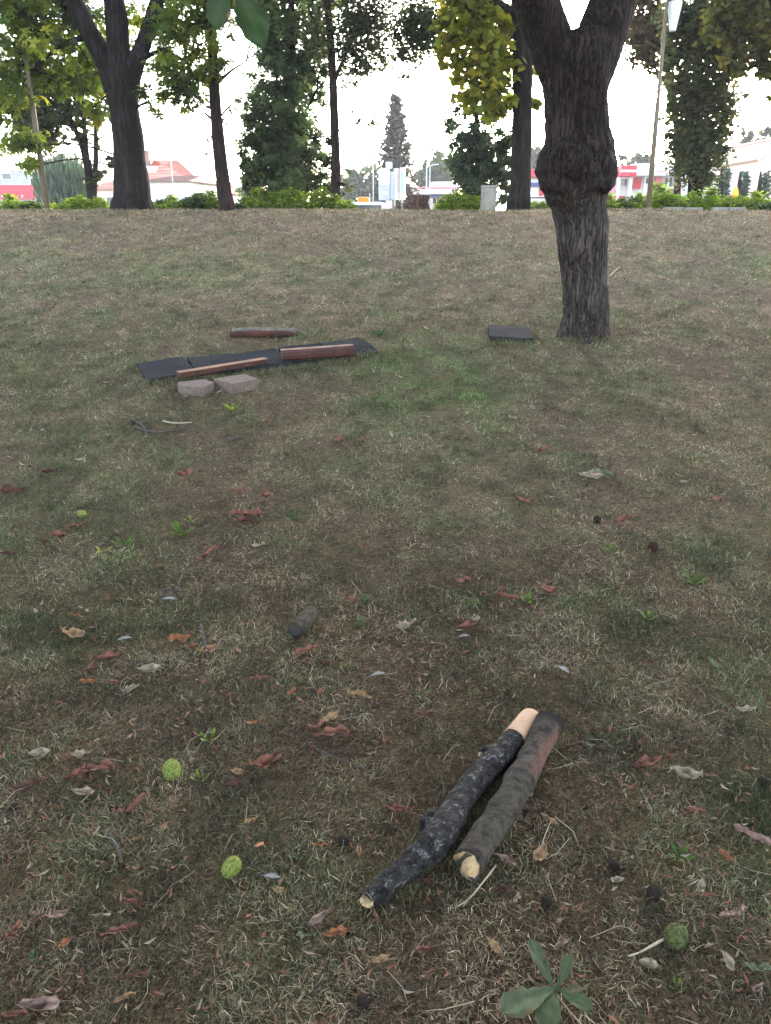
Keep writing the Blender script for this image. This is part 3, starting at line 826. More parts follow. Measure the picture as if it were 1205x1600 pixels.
YE = 18.6
tree('straight_tree', 'straight slender dark trunk with airy small-leaved crown beside the dark thicket tree', 'tree', YE,
     [(524, 324, 20), (524, 300, 17), (525, 260, 15), (523, 200, 14), (521, 140, 13), (518, 80, 12), (513, 20, 11), (506, -60, 9)],
     [[(523, 125, 8), (536, 95, 6), (548, 70, 5), (562, 40, 3.5), (590, 5, 2)], [(520, 80, 5), (495, 40, 3.5), (480, 10, 2)], [(538, 95, 3), (575, 75, 2), (620, 60, 1.5), (660, 62, 1)], [(522, 215, 3), (545, 190, 2), (580, 192, 1.2)]],
     [B(q[0], q[1], q[2], YE, q[3]) for q in ((560, 55, 36, 0.45), (588, 40, 32, 0.4), (565, 95, 26, 0.4), (600, 90, 22, 0.3), (545, 120, 18, 0.35), (582, 108, 12, 0.3), (545, 20, 30, 0.45), (500, 45, 30, 0.5), (600, 10, 30, 0.3), (560, 185, 11, 0.25), (580, 192, 9, 0.25), (537, 290, 13, 0.5), (548, 270, 6, 0.3),
                                             (655, 55, 34, 0.7), (640, 95, 15, 0.5), (625, 60, 20, 0.3), (680, 70, 22, 0.6), (660, 20, 30, 0.5), (635, 115, 9, 0.3), (690, 30, 26, 0.8), (650, 30, 30, 0.7), (575, 75, 30, 0.5), (610, 40, 24, 0.5), (625, 85, 14, 0.4), (530, 60, 22, 0.5), (550, 85, 26, 0.5), (560, 20, 36, 0.6), (495, 80, 20, 0.5), (645, 75, 22, 0.6))] +
     [(Vector((-0.6, YE, 7.8)), 2.2, 1.8, 1.6, 0.35)],
     'leaf', 0.10, GREYG, M_BARK_RED, M_LEAF, 3.6, 0.42, 10)

YF = 17.0
tree('maple_tree', 'thick plain trunk with yellow-green leaves hanging beside it, next to the concrete bin', 'tree', YF,
     [(809, 331, 46), (810, 322, 38), (812, 300, 34), (814, 250, 32), (816, 180, 31), (817, 100, 31), (817, 30, 31), (816, -40, 29), (814, -120, 25)],
     [[(815, 30, 12), (780, 5, 9, -0.4), (745, 10, 6, -0.6), (720, 40, 3, -0.7)], [(816, -20, 14), (780, -50, 10, -0.5), (740, -40, 5, -0.8)], [(815, 100, 5), (790, 90, 4, -0.3), (762, 110, 2, -0.4)], [(820, 60, 6), (842, 80, 4), (850, 120, 2)]],
     [B(q[0], q[1], q[2], YF, q[3], q[4]) for q in ((735, 35, 42, 1.0, -0.6), (765, 30, 44, 1.0, -0.3), (745, 85, 42, 1.1, -0.5), (775, 95, 34, 1.0, -0.2), (748, 135, 36, 1.0, -0.5), (775, 150, 30, 1.0, -0.2), (760, 172, 24, 0.9, -0.3), (716, 125, 12, 0.5, -0.4), (712, 150, 10, 0.4, -0.4), (700, 30, 26, 0.8, -0.6),
                                                   (836, 160, 12, 0.7, 0.3), (845, 110, 14, 0.7, 0.4), (838, 60, 18, 0.8, 0.5), (730, -10, 40, 1.0, -0.4), (790, 40, 25, 0.9, 0.3), (710, 60, 26, 0.9, -0.5), (790, 110, 22, 0.9, 0.2), (790, 160, 18, 0.9, 0.2), (725, 105, 22, 0.9, -0.5), (700, 90, 14, 0.7, -0.4), (770, 60, 34, 1.0, 0.4))] +
     [(Vector((3.0 + dx, YF + dy, z)), r, r, r * 0.7, 0.5) for dx, dy, z, r in ((-1.6, -0.4, 7.0, 1.8), (1.2, 0.5, 7.6, 1.9), (0, 0, 9.2, 2.2))],
     'maple', 0.145, MAPLE, M_BARK_DARK, M_LEAF, 3.8, 0.32, 16)

YG = 19.6
tree('small_chestnut_tree', 'low dark chestnut tree with leaves to the ground behind the round concrete bin', 'tree', YG,
     [(748, 324, 16), (748, 290, 14), (748, 240, 11), (745, 190, 8), (740, 130, 5)],
     [[(748, 270, 6), (720, 235, 4), (705, 215, 2)], [(748, 260, 6), (775, 225, 3)]],
     [B(q[0], q[1], q[2], YG, q[3]) for q in ((745, 195, 34, 0.9), (735, 225, 34, 1.1), (765, 235, 34, 1.1), (750, 270, 40, 1.2), (782, 265, 24, 0.9), (728, 275, 22, 0.9), (700, 208, 14, 0.6), (713, 190, 16, 0.6), (775, 295, 24, 0.9), (735, 298, 20, 0.9), (790, 210, 18, 0.9), (720, 165, 14, 0.45), (745, 245, 40, 1.2), (790, 240, 20, 1.0), (715, 250, 16, 0.9), (760, 290, 36, 1.2), (715, 290, 14, 0.8), (790, 295, 18, 0.9))],
     'fan', 0.17, DARKG, M_BARK_DARK, M_LEAFDARK, 3.2, 0.30, 10)

YI = 20.5
tree('ivy_tree', 'tall tree wrapped in a dark ivy column behind the shrubs next to the lamp post', 'tree', YI,
     [(1086, 324, 26), (1086, 300, 22), (1086, 250, 20), (1088, 180, 18), (1090, 100, 16), (1090, 20, 13), (1090, -80, 9)],
     [[(1088, 150, 8), (1050, 90, 5), (1015, 60, 3)], [(1089, 120, 8), (1130, 60, 5), (1160, 20, 3)], [(1087, 215, 5), (1125, 165, 3), (1140, 130, 2)]],
     [B(q[0], q[1], q[2], YI, q[3]) for q in ((1075, 60, 38, 1.0), (1110, 60, 38, 1.0), (1072, 20, 36, 0.9), (1115, 15, 40, 0.9), (1092, 108, 46, 1.0), (1078, 145, 36, 0.95), (1118, 150, 34, 0.9), (1092, 185, 46, 1.0), (1128, 185, 22, 0.7), (1066, 185, 24, 0.8), (1090, 220, 42, 1.05), (1124, 228, 22, 0.75), (1064, 225, 20, 0.8), (1088, 255, 36, 1.1), (1070, 262, 20, 0.9), (1105, 268, 20, 0.8), (1092, 285, 20, 0.7), (1112, 284, 9, 0.6),
                                             (1060, 130, 16, 0.6), (1042, 110, 12, 0.4), (1140, 120, 14, 0.6), (1135, 150, 12, 0.5), (1140, 205, 9, 0.5), (1050, 30, 24, 0.8), (1140, 50, 24, 0.8), (1055, 165, 14, 0.7), (1135, 175, 14, 0.7), (1050, 210, 10, 0.6), (1130, 100, 22, 0.8), (1060, 75, 24, 0.9))] +
     [(Vector((8.4, YI, 8.4)), 1.4, 1.4, 2.0, 0.6)],
     'leaf', 0.15, IVYG, M_BARK_DARK, M_LEAF, 3.4, 0.38, 12)

YJ = 19.0
tree('brown_leaf_tree', 'tree with loose brownish sprays hanging between the bulging tree and the lamp shade', 'tree', 27.0,
     [(1062, 322, 12), (1060, 240, 10), (1050, 150, 9), (1035, 60, 8), (1025, -40, 6)],
     [[(1050, 150, 5), (1020, 100, 3), (995, 85, 2)], [(1035, 60, 4), (1000, 40, 3), (985, 20, 2)]],
     [B(q[0], q[1], q[2], 27.0, q[3]) for q in ((1002, 40, 26, 0.5), (1000, 80, 22, 0.55), (1020, 70, 22, 0.6), (985, 92, 12, 0.4), (1015, 105, 14, 0.45), (1020, 20, 26, 0.6), (1000, 0, 24, 0.5), (1030, 105, 14, 0.5), (990, 50, 20, 0.6), (1012, 60, 30, 0.7), (1030, 40, 24, 0.7), (1025, 80, 20, 0.6), (1040, 120, 12, 0.5))] + [B(1020, -60, 60, 27, 0.6)],
     'leaf', 0.20, [(0.04, 0.045, 0.02), (0.075, 0.055, 0.03), (0.12, 0.065, 0.04)], M_BARK_RED, M_LEAF, 4.4, 0.44, 8)

tree('overhanging_tree', 'tree whose olive-green boughs hang in from the edge, beyond the ivy column', 'tree', 18.5,
     [(1300, 335, 46), (1298, 280, 40), (1290, 180, 36), (1280, 80, 32), (1270, -40, 26)],
     [[(1280, 90, 14), (1240, 40, 10), (1190, 40, 6), (1150, 60, 3)], [(1290, 150, 10), (1250, 110, 6), (1200, 95, 3)]],
     [B(q[0], q[1], q[2], 18.5, q[3]) for q in ((1150, 70, 26, 0.6), (1175, 45, 34, 0.7), (1198, 70, 32, 0.7), (1190, 15, 40, 0.7), (1150, 25, 34, 0.6), (1175, 98, 20, 0.5), (1205, 112, 18, 0.5), (1240, 60, 50, 0.7), (1250, 130, 40, 0.6), (1205, 150, 8, 0.3), (1140, 95, 12, 0.5), (1165, 80, 26, 0.8), (1200, 40, 36, 0.9), (1180, 10, 36, 0.9), (1130, 10, 30, 0.7), (1195, 100, 22, 0.7), (1130, 45, 30, 0.8), (1150, 100, 20, 0.6), (1160, 120, 14, 0.5), (1200, 0, 40, 0.9))] +
     [(Vector((9.6, 18.5, 8.2)), 2.4, 2.2, 1.8, 0.5)],
     'maple', 0.13, [(0.040, 0.050, 0.016), (0.070, 0.080, 0.020), (0.11, 0.11, 0.024), (0.16, 0.12, 0.03)], M_BARK_DARK, M_LEAF, 4.2, 0.42, 12)

# ------------------------------------------------------------------ far trees
def far_tree(name, label, Y, px, py, spread, seed_blobs, kind='maple', size=0.9, pal=FARG, cover=4.5, trunkw=8, group=None):
    base = at(px, 320, Y); base.z = STREET
    bl = [B(q[0], q[1], q[2], Y, 1.0) for q in seed_blobs]
    top = at(px, py, Y)
    root = thing(name, label, 'tree', base, 0, group)
    s = mpp(top)
    V, F = tube([base + Vector((0, 0, -0.2)), (base + top) / 2, top], [trunkw * s, trunkw * s * 0.6, trunkw * s * 0.2], 8, 3)
    link('trunk', np_mesh('trunk', V - np.array(base), F, smooth=True), M_BARK_DARK, root)
    V, F, C = leaf_cloud(bl, kind, size * 0.75, pal, cover, 0.42)
    link('crown', np_mesh('crown', V - np.array(base), F, C), M_LEAF, root)
    return root
far_tree('far_tree', 'hazy round tree far behind the thin pole, left of the tall panel sign', 110, 565, 270, 0, ((560, 290, 26), (585, 285, 22), (548, 300, 18), (575, 305, 26), (600, 300, 18)), size=0.9)
far_tree('far_tree', 'hazy rounded tree beyond the filling station canopy, beside the dark chestnut', 105, 685, 255, 0, ((690, 255, 18), (672, 268, 18), (700, 275, 20), (660, 280, 16), (685, 285, 18)), size=0.8)
far_tree('far_tree', 'pale distant tree showing between the maple trunk and the bulging tree', 120, 843, 240, 0, ((838, 240, 18), (850, 255, 16), (835, 262, 14), (860, 235, 14)), size=0.9)
far_tree('far_tree', 'distant grey tree rising over the flat roof of the red and white shop', 115, 1000, 252, 0, ((998, 252, 14), (985, 258, 10), (1012, 256, 11), (975, 252, 8), (1005, 262, 14)), size=0.8)
far_tree('far_tree', 'distant grey tree behind the glass-fronted building, right of the ivy column', 95, 1172, 225, 0, ((1172, 228, 16), (1160, 240, 12), (1182, 240, 15), (1168, 215, 10), (1175, 250, 14)), size=0.7)
far_tree('far_tree', 'distant grey tree at the picture edge above the pink gabled house', 90, 1200, 215, 0, ((1200, 215, 13), (1210, 225, 18), (1196, 230, 10), (1215, 205, 14)), size=0.7)
far_tree('far_tree', 'small hazy tree between the leaning trunk and the dark thicket tree', 70, 392, 285, 0, ((392, 285, 14), (402, 292, 14), (385, 300, 12), (400, 305, 14)), size=0.5)

# spruce
def spruce(label, px, ytop, ybot, wpx, Y, pal, size, n):
    base = at(px, 320, Y); base.z = STREET
    top = at(px, ytop, Y); s = mpp(top)
    root = thing('spruce_tree', label, 'tree', base)
    V, F = tube([base, base * 0.5 + top * 0.5, top], [0.28, 0.17, 0.03], 8, 3)
    link('trunk', np_mesh('trunk', V - np.array(base), F, smooth=True), M_BARK_DARK, root)
    hh = top.z - base.z
    u = rng.random(n) ** 0.75               # 0 top .. 1 bottom
    ang = rng.random(n) * 2 * np.pi
    layer = 0.72 + 0.28 * np.abs(np.sin(u * 30))
    rr = wpx * s * 0.95 * (0.05 + 0.95 * u) * layer * np.sqrt(rng.random(n)) * (0.75 + 0.5 * vnoise(ang * 1.2, u * 9, 3))
    bent = 0.4 * np.sin(u * 6)
    P = np.stack([base.x + rr * np.cos(ang) + bent * 0.15, base.y + rr * np.sin(ang), top.z - u * hh * 0.93 - rr * 0.25], 1)
    TV, TF = TPL['leaf']
    V, F = scatter(TV, TF, P, rotmats(n, 1.0), size * rng.uniform(0.6, 1.3, n))
    C = np.array(pal)[rng.integers(0, len(pal), n)] * rng.uniform(0.6, 1.2, (n, 1))
    link('crown', np_mesh('crown', V - np.array(base), F, np.repeat(C, len(TV), axis=0)), M_LEAFDARK, root)
spruce('tall narrow dark spruce standing alone against the sky behind the tall panel sign', 617, 148, 300, 58, 62, [(0.055, 0.055, 0.052), (0.075, 0.072, 0.066), (0.095, 0.09, 0.08)], 0.42, 4600)
for i, (px, yt, w, lab) in enumerate(((1128, 262, 20, 'young blue-green conifer at the corner of the glass-fronted building, nearest the ivy column'), (1157, 268, 17, 'young blue-green conifer in front of the middle of the glass-fronted building'), (1189, 268, 24, 'young blue-green conifer before the pink gabled house'))):
    spruce(lab, px, yt, 312, w, 40, [(0.03, 0.055, 0.05), (0.045, 0.075, 0.065), (0.06, 0.09, 0.075)], 0.22, 900)

# willow
def willow():
    Y = 38; base = at(98, 320, Y); base.z = STREET
    root = thing('willow_tree', 'pale blue-green weeping willow between the lamp post and the thin tree', 'tree', base)
    top = at(95, 240, Y)
    V, F = tube([base, (base + top) / 2, top], [0.3, 0.22, 0.1], 8, 3)
    link('trunk', np_mesh('trunk', V - np.array(base), F, smooth=True), M_BARK_DARK, root)
    P = []; ns = 340; PP = []; rt = []
    for i in range(ns):
        a = random.random() * 6.283; r = math.sqrt(random.random()) * 1.35
        z0 = top.z - 0.5 * r + random.uniform(-0.3, 0.5); x = top.x + r * math.cos(a); y = top.y + r * math.sin(a)
        z1 = base.z + random.uniform(0.3, 1.6)
        k = int((z0 - z1) / 0.16)
        for j in range(max(k, 1)):
            PP.append((x + random.gauss(0, 0.04), y + random.gauss(0, 0.04), z0 - j * 0.16))
    P = np.array(PP); n = len(P)
    TV = np.array([(0, 0, 0), (0.03, 0.0, -0.14), (-0.03, 0.01, -0.14), (0, 0, -0.3)])
    a = rng.random(n) * 6.283
    rot = np.zeros((n, 3, 3)); rot[:, 0, 0] = np.cos(a); rot[:, 0, 1] = -np.sin(a); rot[:, 1, 0] = np.sin(a); rot[:, 1, 1] = np.cos(a); rot[:, 2, 2] = 1
    V, F = scatter(TV, [(0, 1, 2), (1, 3, 2)], P, rot, rng.uniform(0.8, 1.4, n))
    C = np.array([(0.085, 0.125, 0.10)]) * rng.uniform(0.5, 1.4, (n, 1))
    link('crown', np_mesh('crown', V - np.array(base), F, np.repeat(C, 4, axis=0)), M_LEAF, root)
willow()

# ------------------------------------------------------------------ shrubs on the crest
def shrub_mesh(seed, pal):
    global rng
    bl = [(Vector((0, 0, 0.26)), 0.30, 0.28, 0.24, 1.0), (Vector((0.20, 0.05, 0.20)), 0.2, 0.2, 0.18, 1.0), (Vector((-0.20, -0.04, 0.20)), 0.2, 0.2, 0.18, 1.0), (Vector((0.04, 0, 0.44)), 0.14, 0.12, 0.14, 0.8)]
    return leaf_cloud(bl, 'leaf', 0.085, pal, 3.2, 0.38)
SHR = []
for k in range(4):
    V, F, C = shrub_mesh(k, HEDGE if k < 3 else [(0.035, 0.065, 0.03), (0.06, 0.10, 0.045), (0.09, 0.14, 0.06)])
    SHR.append(np_mesh('foliage', V, F, C))
stem_me = np_mesh('stem', *tube([Vector((0, 0, -0.15)), Vector((0.02, 0, 0.1)), Vector((0, 0, 0.35))], [0.02, 0.015, 0.008], 6, 2), smooth=True)
stem_me.materials.append(M_BARK_DARK)
for m_ in SHR: m_.materials.append(M_LEAF)
shrubs = [(22, 320, 18, 0), (50, 324, 13, 3), (108, 324, 15, 0), (128, 322, 17, 1), (156, 322, 16, 2), (252, 322, 14, 3), (272, 318, 15, 0), (292, 320, 15, 3), (309, 316, 18, 3), (328, 314, 19, 2), (374, 324, 9, 3), (398, 314, 22, 0), (420, 318, 18, 1), (445, 314, 23, 2), (470, 316, 19, 0), (500, 315, 23, 1), (520, 318, 16, 2),
          (540, 322, 10, 0), (695, 322, 12, 0), (712, 316, 21, 1), (739, 319, 15, 2), (951, 318, 17, 0), (970, 322, 15, 3), (990, 320, 17, 3), (1003, 317, 16, 0), (1036, 311, 26, 0), (1060, 322, 12, 3), (1076, 318, 19, 1), (1106, 314, 22, 0), (1136, 320, 15, 1), (1158, 319, 16, 2), (1182, 317, 20, 0), (830, 324, 10, 0), (848, 326, 8, 1), (1200, 326, 10, 3)]
near_sh = ['bright shrub below the red awning', 'darker small shrub just left of the post by the willow', 'bright shrub just right of the post by the willow', 'bright shrub below the thin tree, left of its stems', 'bright shrub at the foot of the thin tree, touching the stout chestnut',
 'dark shrub just right of the stout chestnut foot', 'bright shrub below the low white house', 'dark shrub below the doorway of the low white house', 'tall dark shrub midway between the stout chestnut and leaning trunk', 'tall bright shrub touching the leaning trunk on its left',
 'small dark shrub touching the leaning trunk on its right', 'bright shrub at the left end of the row below the thicket tree', 'second bright shrub from the left below the thicket tree', 'tall bright shrub in the middle below the thicket tree', 'bright shrub between the middle and the straight bare trunk', 'tall bright shrub touching the straight bare trunk on its left', 'bright shrub in front of the straight bare trunk', 'small bright shrub right of the straight bare trunk',
 'small bright shrub just right of the stump', 'tall bright shrub between the stump and the round bin', 'bright shrub touching the round concrete bin', 'bright shrub half hidden behind the bulging trunk', 'dark low shrub just right of the bulging trunk', 'dark shrub below the red shop sign box', 'bright shrub touching the lamp post on its left',
 'tallest bright shrub touching the lamp post on its right', 'small dark shrub below the red panels of the shop', 'bright shrub touching the ivy tree foot on its left', 'tall bright shrub touching the ivy tree foot on its right', 'bright shrub below the conifer nearest the ivy tree', 'bright shrub below the folded yellow parasol', 'bright shrub below the conifer before the gabled house', 'small bright shrub at the maple trunk foot', 'tiny bright shrub between maple trunk and bulging trunk', 'dark near shrub at the end of the edging stones']
for i, (px, py, r, k) in enumerate(shrubs):
    Yb = 18.0 + 0.35 * random.random()
    if i == 34: Yb = 17.0
    p = at(px, py, Yb)
    z0 = h1(p.x, p.y)
    top = at(px, py - r, Yb).z
    sc = max(0.35, (top - z0) / 0.58)
    lab = near_sh[i].replace('bright', 'bright green', 1) if 'bright' in near_sh[i] else near_sh[i].replace('dark', 'dark green', 1)
    e = thing('shrub', lab, 'shrub', (p.x, Yb, z0), random.random() * 6.28, 'shrubs along the crest')
    sx = max(0.7, r * mpp(p) / 0.29)
    e.scale = (sx, sx, sc)
    link('foliage', SHR[k], None, e); link('stem', stem_me, None, e)

def ground_cover():
    PP = []
    for (a, b) in ((-60, 345), (385, 548), (690, 748), (950, 1230)):
        A = at(a, 325, 18.0); Bq = at(b, 325, 18.0)
        n = int((Bq.x - A.x) * 420)
        x = A.x + (Bq.x - A.x) * rng.random(n); y = 17.75 + 0.7 * rng.random(n)
        hg = 0.07 + 0.17 * fbm(x * 1.9, y * 1.9, 88, 3)
        PP.append(np.stack([x, y, H(x, y) + hg * np.sqrt(rng.random(n))], 1))
    P = np.concatenate(PP); n = len(P); TV, TF = TPL['leaf']
    V, F = scatter(TV, TF, P, rotmats(n, 0.8), 0.085 * rng.uniform(0.6, 1.3, n))
    C = np.array(HEDGE)[rng.integers(0, 3, n)] * rng.uniform(0.6, 1.2, (n, 1))
    tag(link('ground_cover', np_mesh('ground_cover', V, F, np.repeat(C, len(TV), axis=0)), M_LEAF), 'low bright green leafy ground cover along the crest between the shrubs', 'ground cover', kind='stuff')
ground_cover()

# ------------------------------------------------------------------ lamp posts, bin, stump
def lamp_parts(root, Hh):
    V, F = tube([(0, 0, -0.2), (0, 0, 1.9), (0, 0, 1.95), (0, 0, Hh)], [0.052, 0.048, 0.036, 0.032], 14, 1)
    link('pole', np_mesh('pole', V, F, smooth=True), M_POLE, root)
    V, F = tube([(0, 0, 0), (0, 0, 0.05)], [0.085, 0.08], 14, 1)
    link('base_collar', np_mesh('base_collar', V, F), M_POLE, root)
    V, F = tube([(0, 0, Hh - 0.02), (0.06, 0, Hh + 0.03), (0.17, 0, Hh + 0.03)], [0.022, 0.022, 0.022], 8, 3)
    link('arm', np_mesh('arm', V, F, smooth=True), M_POLE, root)
    bm = bmesh.new()
    bmesh.ops.create_cone(bm, cap_ends=True, segments=8, radius1=0.060, radius2=0.140, depth=0.47)
    bmesh.ops.translate(bm, verts=bm.verts, vec=(0.155, 0, Hh - 0.245))
    bmesh.ops.bevel(bm, geom=list(bm.edges), offset=0.006, segments=1, affect='EDGES')
    link('lamp_shade', bm_mesh('lamp_shade', bm), M_SHADE, root)
    bm = bmesh.new()
    bmesh.ops.create_cone(bm, cap_ends=True, segments=16, radius1=0.155, radius2=0.05, depth=0.07)
    bmesh.ops.translate(bm, verts=bm.verts, vec=(0.155, 0, Hh + 0.035))
    link('cap', bm_mesh('cap', bm), M_DARK, root)
YL = 16.7
b = at(1013, 328, YL)
lampR = thing('lamp_post', 'brown lamp post with a white tapered hanging shade, between bulging tree and ivy column', 'lamp post', (b.x, YL, h1(b.x, YL)), 0, 'park lamp posts')
hh = at(1036, 2, YL).z - h1(b.x, YL)
lamp_parts(lampR, hh)
lampR.rotation_euler = (0, R(-1.3), 0)
b = at(75, 333, 16.2)
c = copy_tree(lampR); c.location = (b.x, 16.2, h1(b.x, 16.2)); c['label'] = 'brown lamp post whose top is lost among leaves, beside the red awning'
c.rotation_euler = (0, 0, R(180))

b = at(763, 328, 16.9); s = mpp(b)
binz = h1(b.x, 16.9)
cb = thing('concrete_bin', 'round pale concrete bin standing on the crest beside the maple trunk', 'bin', (b.x, 16.9, binz))
hb_ = at(763, 290, 16.9).z - binz
def lathe(prof, seg=28):
    V = []; F = []
    for (r, z) in prof:
        for j in range(seg):
            a = 2 * math.pi * j / seg; V.append((r * math.cos(a), r * math.sin(a), z))
    for i in range(len(prof) - 1):
        for j in range(seg):
            F.append((i * seg + j, i * seg + (j + 1) % seg, (i + 1) * seg + (j + 1) % seg, (i + 1) * seg + j))
    return np.array(V), np.array(F)
r0 = 12.3 * s
V, F = lathe([(r0 * 0.96, -0.05), (r0, 0.02), (r0, hb_ - 0.05), (r0 * 0.98, hb_ - 0.045), (r0 * 0.8, hb_ - 0.045), (r0 * 0.8, 0.05), (0.01, 0.05)])
link('body', np_mesh('body', V, F, smooth=False), M_CONC, cb)
V, F = lathe([(r0 * 0.80, hb_ - 0.043), (r0 * 1.02, hb_ - 0.043), (r0 * 1.03, hb_ - 0.012), (r0 * 1.0, hb_), (r0 * 0.84, hb_), (r0 * 0.80, hb_ - 0.043)])
link('rim', np_mesh('rim', V, F), simple('concrete_rim', (0.31, 0.285, 0.26), (0.24, 0.22, 0.20), 10, 0.9, 0.3), cb)

b = at(653, 327, 17.1); s = mpp(b); zg = h1(b.x, 17.1)
st = thing('tree_stump', 'wide sawn tree stump on the crest in front of the filling station canopy', 'stump', (b.x, 17.1, zg))
hs = at(653, 305, 17.1).z - zg
V, F = tube([(0, 0, -0.15), (0, 0, 0.02), (0, 0, hs * 0.5), (0, 0, hs)], [24 * s, 21 * s, 18 * s, 17.5 * s], 26, 4, 0.14, 5.0)
link('bark', np_mesh('bark', V, F, smooth=True), bark('bark_stump', (0.20, 0.135, 0.11), (0.04, 0.026, 0.022), 0.2, 16, 0.03, 0.9), st)
V, F = tube([(0, 0, hs - 0.01), (0, 0, hs + 0.006)], [16.2 * s, 16.0 * s], 26, 1, 0.1, 5.0)
link('sawn_top', np_mesh('sawn_top', V, F), simple('sawn_wood_grey', (0.33, 0.25, 0.19), (0.24, 0.18, 0.14), 9, 0.9, 0.3), st)
# mound of chips beside the stump
b2 = at(630, 326, 17.0); zg2 = h1(b2.x, 17.0)
n = 260
q = rng.normal(0, 1, (n, 2)) * np.array([0.16, 0.1])
hgt = 0.13 * np.exp(-(q[:, 0] / 0.2) ** 2) * rng.random(n)
V, F = scatter(CR_V, CR_F, np.stack([b2.x + q[:, 0], 17.0 + q[:, 1], zg2 + 0.01 + hgt], 1), rotmats(n, 0.7), rng.uniform(0.03, 0.09, n))
C = np.array([(0.16, 0.10, 0.075)]) * rng.uniform(0.5, 1.3, (n, 1))
tag(link('wood_debris', np_mesh('wood_debris', V, F, np.repeat(C, 4, axis=0)), M_LITTER), 'brown heap of bark chips beside the stump', 'wood chips', kind='stuff')

# ------------------------------------------------------------------ buildings and street furniture beyond
def quad_box(root, name, px0, px1, py0, py1, Y, depth, mat, proud=0.0, parent=None):
    """upright box whose front face lies at distance Y between the given photo columns and rows"""
    A = at(px0, py1, Y); Bp = at(px1, py0, Y)
    o = np.array(root.location)
    cx_, cz = (A.x + Bp.x) / 2, (A.z + Bp.z) / 2
    me = box_mesh(name, (cx_ - o[0], Y + depth / 2 - proud - o[1], cz - o[2]), (Bp.x - A.x, depth, Bp.z - A.z), 0, min(0.03, depth * 0.15))
    return link(name, me, mat, parent or root)
def down(root, name, px0, px1, py0, Y, depth, mat):
    """same but standing on the street"""
    A = at(px0, py0, Y); Bp = at(px1, py0, Y); o = np.array(root.location)
    z0, z1 = STREET - 0.05, A.z
    me = box_mesh(name, ((A.x + Bp.x) / 2 - o[0], Y + depth / 2 - o[1], (z0 + z1) / 2 - o[2]), (Bp.x - A.x, depth, z1 - z0))
    return link(name, me, mat, root)
def window(root, px0, px1, py0, py1, Y, bars=1, frame=M_WHITE):
    f = quad_box(root, 'window', px0, px1, py0, py1, Y, 0.12, frame, 0.06)
    w = (px1 - px0); h = (py1 - py0); k = 0.10
    for i in range(bars + 1):
        a = px0 + w * (i + 0.0) / (bars + 1) + w * 0.06; b_ = px0 + w * (i + 1.0) / (bars + 1) - w * 0.04
        quad_box(root, 'pane', a, b_, py0 + h * k, py1 - h * k, Y, 0.04, M_GLASS, 0.075, f)
    return f

# red and white shop
YS = 64
p0 = at(1005, 320, YS); p0.z = STREET
shop = thing('red_white_shop', 'two-storey red and white shop with a broad white fascia behind the shrubs and lamp post', 'building', p0)
down(shop, 'wall', 942, 1072, 262, YS + 0.5, 9, M_WHITE)
quad_box(shop, 'fascia', 985, 1062, 257, 275, YS, 1.2, M_WHITE, 0.9)
quad_box(shop, 'sign_box', 962, 988, 260, 277, YS, 1.0, M_RED, 1.3)
quad_box(shop, 'sign_stripe', 962.5, 987.5, 267, 271, YS, 0.3, simple('pink_print', (0.75, 0.45, 0.50), (0.72, 0.42, 0.48), 4, 0.5, 0), 1.4)
quad_box(shop, 'red_panel', 988, 1003, 277, 295, YS, 0.3, M_RED, 0.0)
quad_box(shop, 'red_panel', 1023, 1036, 276, 294, YS, 0.3, simple('faded_red_panel', (0.55, 0.16, 0.18), (0.5, 0.14, 0.16), 3, 0.6, 0), 0.0)
quad_box(shop, 'red_panel', 1032, 1047, 299, 314, YS, 0.3, M_RED, 0.0)
quad_box(shop, 'red_panel', 1050, 1070, 299, 314, YS, 0.3, M_RED, 0.0)
quad_box(shop, 'red_panel', 944, 964, 306, 316, YS, 0.3, M_RED, 0.0)
quad_box(shop, 'red_panel', 966, 977, 306, 316, YS, 0.3, M_RED, 0.0)
quad_box(shop, 'red_panel', 950, 964, 270, 300, YS, 0.3, simple('pink_panel', (0.66, 0.30, 0.36), (0.6, 0.27, 0.33), 3, 0.6, 0), 0.0)
quad_box(shop, 'balcony', 1020, 1072, 294, 298, YS, 1.4, M_WHITE, 1.2)
for q in ((964, 966.5, 262, 318), (978, 987, 276, 318), (1003, 1006, 276, 318), (1047, 1050, 298, 318)):
    quad_box(shop, 'column', q[0], q[1], q[2], q[3], YS, 0.5, M_WHITE, 0.4)
window(shop, 1037, 1051, 276, 294, YS + 0.3, 1); window(shop, 969, 980, 279, 292, YS + 0.3, 0); window(shop, 1007, 1013, 278, 288, YS + 0.3, 0); window(shop, 985, 999, 304, 314, YS + 0.3, 2)
quad_box(shop, 'roof', 1025, 1062, 253, 257, YS, 5, M_ROOF, -1.0)
quad_box(shop, 'chimney', 1033, 1037, 247, 254, YS, 0.8, M_ROOF, -2.0)
# faint red lettering on the fascia, too far off to read: small raised strokes
tx = quad_box(shop, 'lettering', 1022, 1024, 268, 271, YS, 0.1, M_RED, 0.95)
bm = bmesh.new()
o_ = np.array(shop.location); s_ = mpp(at(1030, 268, YS))
xx = 1021.0
for w_, h_ in ((2.0, 3.0), (0.8, 2.0), (2.0, 3.6), (1.0, 2.0), (1.8, 3.0), (1.0, 2.0), (1.6, 2.4)):
    A = at(xx + w_ / 2, 270.5 - h_ / 2, YS)
    add_box(bm, (A.x - o_[0], YS - 0.92 - o_[1], A.z - o_[2]), (w_ * s_ * 0.8, 0.06, h_ * s_))
    xx += w_ + 0.5
old = tx.data; tx.data = bm_mesh('lettering', bm); tx.data.materials.append(simple('red_letters', (0.62, 0.22, 0.26), (0.6, 0.2, 0.24), 4, 0.5, 0)); bpy.data.meshes.remove(old)

